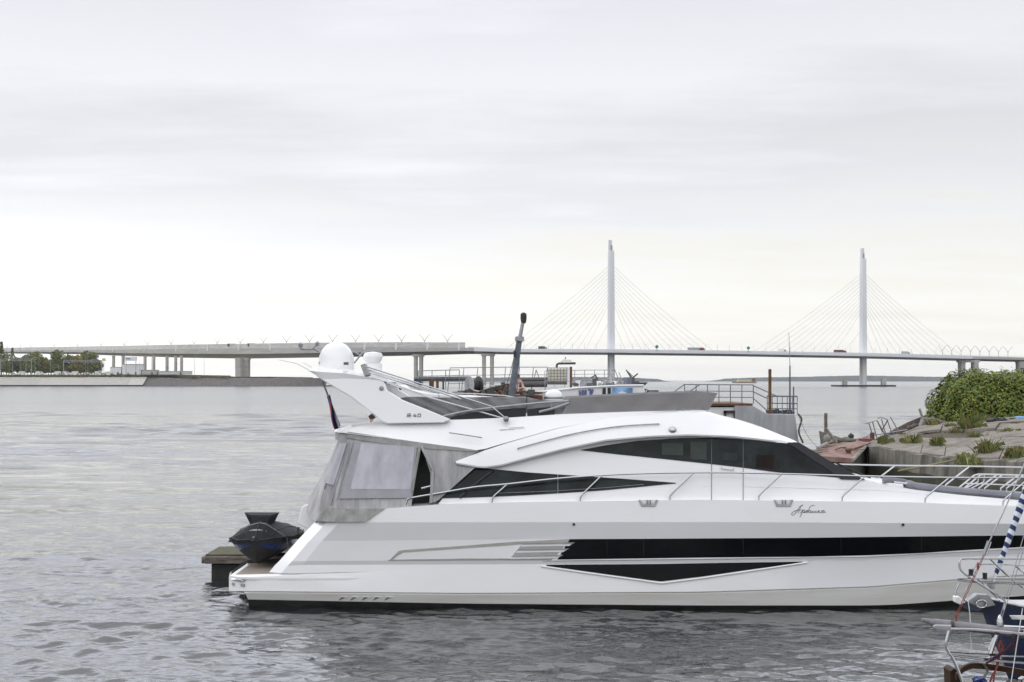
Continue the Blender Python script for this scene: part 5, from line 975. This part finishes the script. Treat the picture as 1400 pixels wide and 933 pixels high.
# tilted loose slabs lying on the slope
for i, (x, y, d, L_, w, rz, lab) in enumerate(((1240, 607, 51.2, 1.6, .5, .25, 'long loose concrete slab on the left part of the slope'), (1268, 598, 53.2, 1.3, .45, .5, 'loose concrete slab higher up the slope left of the weeds'), (1285, 607, 50.6, 1.0, .5, .55, 'pale broken slab lying near the wall top'), (1282, 577, 56, .8, .5, .2, 'pale concrete lump at the left foot of the bush'))):
    o = MB().box((0, 0, 0), (L_, w, .12)).build('concrete_slab', conc, bevel=.02); o.location = U(x, y, d); o.rotation_euler = (-.12, .12 + .05 * i, rz); tag(o, lab, 'slab', None)
# bush
bu = thing('bush', tuple(U(1352, 581, 55.5)), 'big rounded green bush with yellowing leaves on the concrete slope', 'bush'); bc = U(1368, 581, 57); bc.y = 57.2
def bushr(az, el):
    return 1 + .035 * math.sin(3 * az + 1) + .03 * math.sin(5 * az + 2 * el) + .028 * math.sin(9 * el + 4 * az) + .025 * math.sin(13 * az - 5 * el)
AX, AYY, AZ = 2.78, 2.0, 2.12; r = random.Random(21); lf = MB()
core = []
for el in np.linspace(-.15, 1.57, 12): core.append([bc + Vector((math.cos(el) * math.cos(a) * AX, math.cos(el) * math.sin(a) * AYY, math.sin(el) ** .85 * AZ if el > 0 else -.2)) * (.80 * bushr(a, el)) if False else bc + Vector((math.cos(el) ** .54 * math.cos(a) * AX, math.cos(el) ** .54 * math.sin(a) * AYY, (math.sin(el) ** .8 if el > 0 else -.1) * AZ)) * (.9 * bushr(a, el)) for a in np.linspace(0, 6.2832, 33)[:-1]])
MB().grid(core, True).build('dark_core', bushcore, bu, ang=90)  # solid dark filler added inside the leaves to block see-through
for i in range(17000):
    a = r.uniform(0, 6.2832); el = math.asin(min(1, r.uniform(-.02, 1)));
    if math.sin(a) > .45 and el < .9: continue
    rad = bushr(a, el) * r.choice((1, 1, .985, .96, .93)) * r.uniform(.97, 1.025)
    n_ = Vector((math.cos(el) ** .54 * math.cos(a), math.cos(el) ** .54 * math.sin(a), max(0, math.sin(el)) ** .8))
    p = bc + Vector((n_.x * AX, n_.y * AYY, n_.z * AZ)) * rad
    d = (n_ * 1.0 + Vector((r.gauss(0, .45), r.gauss(0, .45), r.gauss(.3, .45)))).normalized(); u_ = d.cross(Vector((r.gauss(0, 1), r.gauss(0, 1), r.gauss(0, 1)))).normalized(); v_ = d.cross(u_); s = r.uniform(.045, .085)
    lf.add([p - u_ * s, p - v_ * s * .55 + d * s * .25, p + u_ * s, p + v_ * s * .55 + d * s * .25], [(0, 1, 2), (0, 2, 3)])
lf.build('leaves', leafm, bu, recalc=False)
st = MB()
for i in range(14): a = r.uniform(3.3, 6.1); st.tube([bc + Vector((.3 * math.cos(a), .3 * math.sin(a), -.1)), bc + Vector((math.cos(a) * 1.5, math.sin(a) * 1.4, .5)), bc + Vector((math.cos(a) * 2.1, math.sin(a) * 1.75, 1.0))], .03, 5, .01)
st.build('stems', bark, bu)
# weeds
def weeds(x, y, d, w, h_, n, lab, seed, hang=0):
    r = random.Random(seed); mb = MB(); c = U(x, y, d); t = thing('weed_clump', tuple(c), lab, 'weeds')
    for i in range(int(n * 1.6)):
        gx = r.gauss(0, 1); gx = gx if abs(gx) < 1.9 else gx * .4; p = c + Vector((gx * w * .38, r.gauss(0, .2), -.03)); hh = h_ * r.uniform(.45, 1.5) * math.exp(-gx * gx * .38) * (1 + .35 * math.sin(gx * 4 + seed)); dx, dy = r.gauss(0, .33) * hh, r.gauss(-.12, .3) * hh; s = r.uniform(.014, .032)
        pts = [p, p + Vector((dx * .4, dy * .4, hh * .6)), p + Vector((dx, dy - hang * hh, hh * (1 - 1.6 * hang)))]
        mb.add([pts[0] - Vector((s, 0, 0)), pts[0] + Vector((s, 0, 0)), pts[1] + Vector((s * .9, 0, 0)), pts[1] - Vector((s * .9, 0, 0)), pts[2]], [(0, 1, 2, 3), (3, 2, 4)])
        if i % 3 == 0 and hh > 0:
            b_ = s * 2.6; e = pts[1].lerp(pts[2], .4); mb.add([e, e + Vector((b_ * 2, -.01, b_)), e + Vector((b_ * 3, 0, -b_)), e + Vector((b_, 0, -b_))], [(0, 1, 2, 3)])
    mb.build('stalks', weed, t, recalc=False)
weeds(1322, 604, 51.5, .9, .62, 520, 'tall green weed clump growing from the slope just below the bush', 1); weeds(1333, 617, 49, .75, .4, 300, 'yellowish weed clump on the slope below the tall green one', 2)
weeds(1352, 629, 44.2, .7, .42, 420, 'bushy weed clump at the top of the wall', 3); weeds(1322, 634, 43.6, .35, .35, 420, 'weeds hanging down over the stained wall', 4, .75); weeds(1390, 626, 42, .5, .25, 420, 'low weeds on the wall top at the right edge', 5)
weeds(1243, 611, 50.0, .55, .3, 200, 'dry yellow grass tuft on the left of the slope', 6); weeds(1280, 613, 48.4, .2, .28, 200, 'small green weed between the slabs by the wall', 7); weeds(1205, 608, 50.5, .22, .2, 170, 'small dark weed at the left corner of the wall', 8); weeds(1345, 582, 54, .4, .3, 340, 'low yellowing growth at the foot of the bush', 9); weeds(1272, 582, 55.5, .2, .22, 120, 'reddish-yellow stalks at the left edge of the bush', 10)
weeds(1300, 588, 53.5, .3, .22, 160, 'short grass tuft between slabs just below the left of the bush', 11); weeds(1375, 600, 49, .45, .26, 240, 'green tuft between slabs on the right of the slope', 12); weeds(1232, 600, 52.6, .3, .16, 150, 'low brown grass in the joint beside the long loose slab', 13); weeds(1385, 588, 51.5, .35, .2, 180, 'low grass below the black scraps at the right edge', 14)
# litter by the bush
t = thing('rubber_debris', tuple(U(1367, 578, 53)), 'black crumpled rubber scraps beside the bush', 'debris'); m_ = MB(); r = random.Random(4)
for i in range(6): m_.box(U(1354 + i * 6, 576 + r.uniform(-2, 2), 53 + r.uniform(-.3, .3)), (.25, .25, .14), rz=r.uniform(0, 2), ry=r.uniform(-.5, .5))
m_.build('scraps', rubber, t, bevel=.03)
t = thing('blue_barrel', tuple(U(1400, 574, 53)), 'blue plastic barrel lying at the right edge by the bush', 'barrel'); MB().lathe(U(1400, 573, 53), [(.02, -.34), (.10, -.32), (.115, -.2), (.11, 0), (.115, .2), (.10, .4), (.02, .42)], 14, 'X').build('drum', bluec, t); MB().lathe(U(1400, 573, 53), [(.118, -.02), (.124, 0), (.118, .02)], 14, 'X').build('rib', bluep, t)
# derelict red ramp and its clutter
rp_ = thing('landing_ramp', tuple(U(1150, 615, 49)), 'tilted derelict ramp of faded red plates at the shore end', 'ramp')
R4 = [U(1100, 622, 46.5), U(1135, 607, 52), U(1192, 599, 52.5), U(1165, 627, 47)]
MB().prism(R4, (0, 0, -.16)).build('deck', redp, rp_); MB().prism([p + Vector((0, .1, -.18)) for p in R4], (.3, .3, -3.5)).build('support', wetwall, rp_)
MB().tube([R4[3] + Vector((0, -.03, -.06)), R4[2] + Vector((0, -.03, -.06))], .07, 6).build('edge_beam', conc, rp_)
MB().tube([U(1118, 613, 47.5), U(1137, 603, 51)], .06, 6).build('edge_beam', conc, rp_)
MB().box(U(1129, 586, 51), (.10, .10, 1.1)).build('post', wood, rp_); MB().tube([U(1130, 587, 51), U(1144, 605, 51)], .05, 6).build('brace', conc, rp_)
MB().box(U(1183, 602.5, 51.5), (.42, .3, .16), rz=.2).build('red_box', mat('brick_red_paint', (.22, .07, .06), .7, noise=(5, (.15, .06, .05), .8)), rp_, bevel=.02)
bo = MB().lathe(U(1160, 621, 48), [(.12, -.12), (.09, -.05), (.08, .08), (.13, .13), (.11, .18), (.02, .2)], 10); bo.build('bollard', rust, rp_)
for a_, b_ in (((1130, 626), (1180, 611)), ((1142, 615), (1158, 612)), ((1146, 624), (1190, 606)), ((1118, 620), (1155, 616))): MB().tube([U(*a_, 48) , U((a_[0] + b_[0]) / 2, (a_[1] + b_[1]) / 2 - 1.5, 48.5), U(*b_, 49.5)], .022, 5).build('pipe', rust, rp_)
def lump(name, x, y, d, s, m, lab, cat, sc=(1, 1, 1)):
    bm = bmesh.new(); bmesh.ops.create_icosphere(bm, subdivisions=3, radius=s); r = random.Random(x)
    for v in bm.verts: n_ = v.co.normalized(); v.co *= 1 + .16 * math.sin(n_.x * 5 + x) * math.sin(n_.y * 4 + 1) + .10 * math.sin(n_.z * 9 + n_.x * 7)
    me = bpy.data.meshes.new(name); bm.to_mesh(me); bm.free(); me.shade_smooth(); me.materials.append(m); o = bpy.data.objects.new(name, me); COL.objects.link(o); o.location = U(x, y, d); o.scale = sc; tag(o, lab, cat)
r = random.Random(44)
for i in range(14): u, v = r.random(), r.random(); c = R4[0].lerp(R4[1], u).lerp(R4[3].lerp(R4[2], u), v); MB().box(c + Vector((0, 0, .03)), (r.uniform(.3, .9), r.uniform(.06, .2), .04), rz=r.uniform(-.4, .9), ry=-.05).build('loose_plank', (wood, rust, redp, conc)[i % 4], rp_)
lump('net_heap', 1156, 602, 51.5, .22, mat('grey_green_net', (.12, .13, .10), .9, noise=(9, (.2, .2, .17), .9), bump=(20, .6, .03)), 'grey-green heap of netting on the red ramp', 'net', (1.7, 1, .55)); lump('dark_buoy', 1163.5, 596.5, 51.5, .10, rubber, 'small dark buoy on top of the netting heap', 'buoy'); lump('stone', 1131, 600, 50, .12, conc, 'rounded grey stone at the foot of the wooden post', 'stone', (1, 1, 1.2))
br2 = thing('bent_railing', tuple(U(1205, 598, 52)), 'bent and rusting loose railing leaning over the shore end', 'railing'); q = lambda x, y: U(x, y, 52)
for P in ([(1183, 579.5), (1199, 575), (1212, 598)], [(1188, 579), (1195, 602)], [(1193, 577), (1199, 600)], [(1199, 575), (1206, 590), (1220, 600)], [(1200, 572), (1205, 570.5), (1213, 574), (1219, 592)], [(1205, 573), (1211, 594)], [(1217, 570), (1228, 589)], [(1206, 588), (1214, 574)], [(1180, 600), (1195, 595), (1240, 588)], [(1170, 603), (1186, 596), (1192, 592)]):
    MB().tube([q(*p) for p in P], .022, 5).build('bar', steel_d if P[0][0] != 1206 else rust, br2)
MB().box(q(1192.5, 598), (.14, .14, .34)).build('bar_foot', rust, br2)
qb = thing('sloping_beam', tuple(U(1235, 588, 56)), 'long reddish sloping beam along the far edge of the slope', 'beam'); MB().prism([U(1188, 605, 53.5), U(1240, 578, 57), U(1272, 565, 59), U(1272, 578, 59), U(1240, 590, 57), U(1190, 608, 53.5)], (.2, .6, 0)).build('beam', mat('faded_red_concrete', (.19, .13, .12), .9, noise=(3, (.27, .22, .2), .9)), qb)
r = random.Random(8); rb_ = MB()
for i in range(46): x = r.uniform(1205, 1268); rb_.box(U(x, 602 - (x - 1205) * .36 + r.uniform(-3, 1), 54 + (x - 1205) * .05), (r.uniform(.1, .3), .2, r.uniform(.06, .16)), rz=r.uniform(0, 3), ry=r.uniform(-.5, .5), rx=r.uniform(-.4, .4))
tag(rb_.build('rubble', stone, bevel=.01), 'grey broken rubble along the back edge of the slope', 'rubble', kind='stuff')
t = thing('leaning_post', tuple(U(1264, 583, 56)), 'leaning pale post in a concrete foot at the left of the bush', 'post'); MB().tube([U(1264, 580, 56), U(1257, 559, 56)], .05, 6).build('post', conc, t); MB().prism([U(1259, 584, 55.8), U(1263, 571, 55.8), U(1268, 571, 55.8), U(1273, 584, 55.8)], (0, .4, 0)).build('foot', conc, t, bevel=.03)
tag(MB().tube(smooth_line([U(1228, 644, 42), U(1262, 638, 42.5), U(1292, 632, 43), U(1306, 629, 44)], 4), .03, 6).build('mooring_rope', mat('yellowed_rope', (.28, .25, .13), .9, noise=(20, (.18, .15, .08), .9))), 'yellowed rope running from the wall down past the bow rail', 'rope')
# ------------------------------------------------------------------ moored sailing boats, lower right
Y = 22.0; q = lambda x, y, d=0: U(x, y, Y + d)
sb1 = thing('sailing_boat', (8, Y + 1, 0), 'navy blue sailing boat bow with a steel pulpit, farther of the two', 'sailing boat')
hullp = []; YC2 = Y + .9
for k, (x, bw) in enumerate(((1336, .02), (1350, .16), (1370, .34), (1400, .58), (1460, .95), (1560, 1.3), (1700, 1.5))):
    sx, sy = x, itp(x, [(1336, 816), (1370, 822), (1400, 828), (1700, 850)]); top = U(sx, sy, YC2); row = []
    stemx = [0, .10, .24, .42, .62]
    for j, (f, zf) in enumerate(((1, 1), (.93, .78), (.8, .5), (.55, .2), (.08, -.1))): row.append(Vector((top.x + stemx[j] * (1.2 if k == 0 else .9 - .12 * k), YC2 - bw * f, top.z * zf)))
    hullp.append(row)
hm_ = MB().grid(hullp); hm_.mirror(YC2); hm_.build('hull', navy, sb1, ang=50)
dk = [[r_[0] for r_ in hullp], [Vector((r_[0].x, 2 * YC2 - r_[0].y, r_[0].z)) for r_ in hullp]]; MB().grid(dk).build('deck', gel2, sb1)
MB().tube([r_[0] + Vector((0, -.01, .02)) for r_ in hullp], .022, 6).build('toe_rail', steel, sb1); MB().prism([U(1381, 842, Y + .25), U(1400, 842, Y + .15), U(1400, 847.5, Y + .15), U(1384, 847, Y + .25)], (0, .04, 0)).build('hull_stripe', whitep, sb1)
ro = MB().prism([q(1322, 823, .7), q(1336, 813, .7), q(1352, 813.5, .7), q(1362, 828, .7), q(1340, 833, .7)], (0, .18, 0)); ro.build('bow_roller', steel_d, sb1, bevel=.012); MB().tube([q(1342, 826, .66) + Vector((.085 * math.cos(a), 0, .06 * math.sin(a))) for a in np.linspace(0, 6.2832, 25)], .014, 6).build('roller_ring', steel, sb1)
MB().prism([q(1305.5, 816, .7), q(1311, 815.5, .7), q(1321, 824, .7), q(1313, 827.5, .7), q(1305.5, 824, .7)], (0, .14, 0)).build('anchor', gel, sb1, bevel=.015)
MB().prism([q(1313, 826.5, .72), q(1321, 824, .72), q(1345, 830, .72), q(1338, 837, .72), q(1322, 833, .72)], (0, .1, 0)).build('anchor_shank', navy, sb1)
pu = lambda pts, r0=.0165, d=0: MB().tube(smooth_line([q(x, y, d) for x, y in pts], 4), r0, 7).build('pulpit_tube', steel, sb1)
pu([(1440, 764.5), (1400, 764.2), (1345, 764), (1318, 764), (1313, 767), (1311.6, 772), (1314, 780), (1325, 789), (1345, 802), (1368, 817), (1374, 823), (1373, 834)], .018)
pu([(1440, 775), (1400, 773.6), (1370, 772), (1338, 771.5), (1332, 776), (1331, 783)], .0165, .5); pu([(1440, 799.5), (1400, 798.6), (1350, 796.5), (1330, 795.5), (1312, 793.5), (1308.5, 792), (1312, 791), (1330, 791), (1360, 791), (1440, 791)], .016, .1)
pu([(1354, 764.5), (1373, 783), (1390, 798), (1420, 820)], .015, .3); pu([(1330, 786), (1345, 799), (1358, 812), (1364, 818)], .016, .6); pu([(1388, 774), (1410, 792)], .015, .2); pu([(1312, 797), (1308, 805), (1306, 815)], .012, .4)
for x, y in ((1327.5, 783), (1346.5, 788)): MB().lathe(q(x, y, -.03), [(.02, -.05), (.036, -.045), (.036, .04), (.042, .05), (.01, .055)], 10).build('bow_lamp', rubber, sb1)
# furled striped sail on its stay
fsl = []; P0, P1 = q(1362, 784, .75), q(1412, 648, .75); N_ = 23
for k in range(N_):
    a_, b_ = P0.lerp(P1, k / N_), P0.lerp(P1, (k + 1) / N_); w_ = .036 + .034 * k / N_; mb = MB(); tw = Vector((0, 0, .012))
    axd = (b_ - a_).normalized(); u_ = axd.cross(Vector((0, 1, 0))).normalized(); v_ = axd.cross(u_)
    def ringp(c, k2): return [c + (u_ * math.cos(t_) + v_ * math.sin(t_)) * w_ * (1 + .10 * math.sin(t_ * 2 + k2)) + axd * .012 * math.cos(t_) for t_ in np.linspace(0, 6.2832, 13)[:-1]]
    mb.grid([ringp(a_, k), ringp(b_, k + 1)], True); mb.build('sail_stripe', stripe_b if k % 2 == 0 else stripe_w, sb1, ang=60)
MB().tube([q(1353, 803, .75), q(1358, 795, .75), P0], .022, 6).build('furling_drum', steel, sb1); MB().lathe(q(1355, 801, .75), [(.02, -.05), (.06, -.05), (.06, .05), (.02, .05)], 12).build('furling_drum', steel_d, sb1)
# second boat, nearer
Y = 19.0; q = lambda x, y, d=0: U(x, y, Y + d)
s2 = thing('sailing_boat', (7, Y, 0), 'brown wooden sailing boat bow with a sheathed bowsprit, nearer of the two', 'sailing boat')
rows = []; YC3 = Y + .5
for k, (x, bw) in enumerate(((1300, .03), (1325, .3), (1370, .55), (1430, .8), (1560, 1.1))):
    top = U(x, itp(x, [(1300, 922), (1345, 945), (1600, 960)]), YC3); rows.append([Vector((top.x + j * .12, YC3 - bw * f, top.z * zf)) for j, (f, zf) in enumerate(((1, 1), (.9, .6), (.5, .1), (.05, -.15)))])
h2 = MB().grid(rows); h2.mirror(YC3); h2.build('hull', varnish, s2, ang=50); MB().grid([[r_[0] for r_ in rows], [Vector((r_[0].x, 2 * YC3 - r_[0].y, r_[0].z)) for r_ in rows]]).build('deck', teak, s2)
MB().prism([q(1299, 918, .3), q(1304, 914.5, .3), q(1309, 916, .3), q(1316, 940, .3), q(1300, 940, .3)], (0, .3, 0)).build('stem_post', varnish, s2, bevel=.01)
rw = smooth_line([q(1308, 922, .1), q(1315, 914, .1), (q(1324, 908.5, .1)), q(1335, 907, .1), q(1360, 909.5, .1), q(1400, 916, .1), q(1450, 924, .1)], 4); MB().solid([rw, [p + Vector((0, 0, -.075)) for p in rw]], (0, .06, 0)).build('bulwark_rail', varnish, s2)
MB().tube([q(1260, 847.5), q(1268, 849), q(1276, 852)], .02, 10, .05).build('bowsprit_end', sheath, s2); MB().tube([q(1276, 852), q(1300, 854.5), q(1350, 860.5), q(1395, 866), q(1450, 873)], .062, 12, .062).build('bowsprit', sheath, s2)
pu2 = lambda pts, r0=.017, d=0: MB().tube(smooth_line([q(x, y, d) for x, y in pts], 4), r0, 7).build('pulpit_tube', steel, s2)
pu2([(1450, 870), (1400, 867), (1340, 861.5), (1290, 860), (1280, 858.5), (1277, 857), (1281, 856), (1300, 856.5)], .02, -.1); pu2([(1372, 856.5), (1400, 858), (1450, 860)], .017, .5)
pu2([(1450, 909), (1400, 906.5), (1350, 902), (1310, 897), (1298, 894.5), (1300, 893), (1330, 895), (1400, 897.5), (1450, 899)], .018, 0); pu2([(1298, 861), (1295, 872), (1293.5, 881), (1296, 890), (1302, 899), (1309, 914), (1316, 934)], .02); pu2([(1363, 868), (1357, 886), (1352, 902)], .026, .1); pu2([(1359, 872), (1353, 886), (1351, 900)], .014, .3)
for x in (1302, 1304.5): MB().tube([q(x - 1, 849, -.07), q(x, 855, -.08), q(x + .5, 863, -.06)], .01, 5).build('lashing', wood, s2)
for dx in (-1.2, 1.4): MB().tube([q(1368 + dx, 846), q(1384 + dx * 1.6, 795), q(1404 + dx * 2, 726)], .006, 5).build('stay_wire', steel_d, s2)
MB().lathe(q(1367, 850), [(.015, -.07), (.04, -.06), (.042, .0), (.028, .06), (.01, .09)], 10).build('turnbuckle', steel, s2)
tub = MB().tube([q(1304, 860), q(1308, 846, -.02)], .012, 5); tub.build('rope_tail', redrope, s2)
MB().tube(smooth_line([q(1307, 842), q(1320, 812), q(1335, 780), q(1345, 758)], 3), .0052, 6).build('red_line', redrope, s2); MB().tube(smooth_line([q(1309, 842), q(1323, 810), q(1338, 778), q(1347, 757)], 3), .0045, 6).build('red_line', redrope, s2)
MB().lathe(q(1307, 842), [(.008, -.05), (.02, -.02), (.016, .03), (.006, .05)], 8).build('knot', redrope, s2); MB().lathe(q(1337, 774), [(.008, -.05), (.018, -.02), (.015, .03), (.006, .05)], 8).build('knot', redrope, s2)
MB().tube([q(1345, 759), q(1352, 740)], .024, 6).build('turnbuckle', steel_d, s2); MB().tube([q(1349, 759), q(1355, 741)], .010, 6).build('turnbuckle', steel, s2); MB().tube([q(1353, 740), q(1372, 700), q(1392, 655), q(1410, 612)], .010, 5).build('stay_wire', steel_d, s2)
MB().tube([q(1321, 803, .1), q(1326, 840, .1), q(1328, 893, .1)], .006, 5).build('white_line', whitep, s2); MB().tube([q(1398, 832, -.1), q(1390, 882, -.1), q(1382, 935, -.1)], .007, 5).build('white_line', whitep, s2)
for pts in ([(1398, 862), (1390, 870), (1384, 882), (1372, 892), (1360, 901), (1348, 907)], [(1394, 864), (1387, 876), (1376, 888), (1362, 897), (1352, 905)], [(1380, 884), (1388, 882), (1386, 888)]): MB().tube(smooth_line([q(x, y, -.08) for x, y in pts], 4), .014, 6).build('purple_line', purple, s2)
for pts in ([(1368, 876), (1366, 888), (1370, 894), (1364, 902), (1362, 915), (1356, 925), (1352, 940)], [(1369, 880), (1371, 890), (1366, 898), (1364, 910), (1360, 920), (1358, 935)], [(1366, 882), (1372, 884), (1368, 890)]): MB().tube(smooth_line([q(x, y, .05) for x, y in pts], 4), .013, 6).build('red_line', redrope, s2)
MB().tube(smooth_line([q(1345, 908, .05), q(1350, 918, .05), q(1344, 928, .05), q(1348, 940, .05)], 4), .016, 6).build('rope_coil', wood, s2)
o = MB(); r = random.Random(6)
for k in range(7): o.tube(smooth_line([q(1330 + r.uniform(0, 18), 926 + r.uniform(0, 8), r.uniform(-.1, .1)) for _ in range(5)], 4), .022, 6)
o.build('blue_rope_bundle', bluep, s2); MB().lathe(q(1384, 938, 0), [(.02, -.1), (.09, -.08), (.09, .04), (.06, .08), (.02, .09)], 12).build('winch', darkst, s2); MB().lathe(q(1398, 934, .2), [(.02, -.1), (.06, -.08), (.06, .06), (.02, .09)], 12).build('winch', steel, s2)
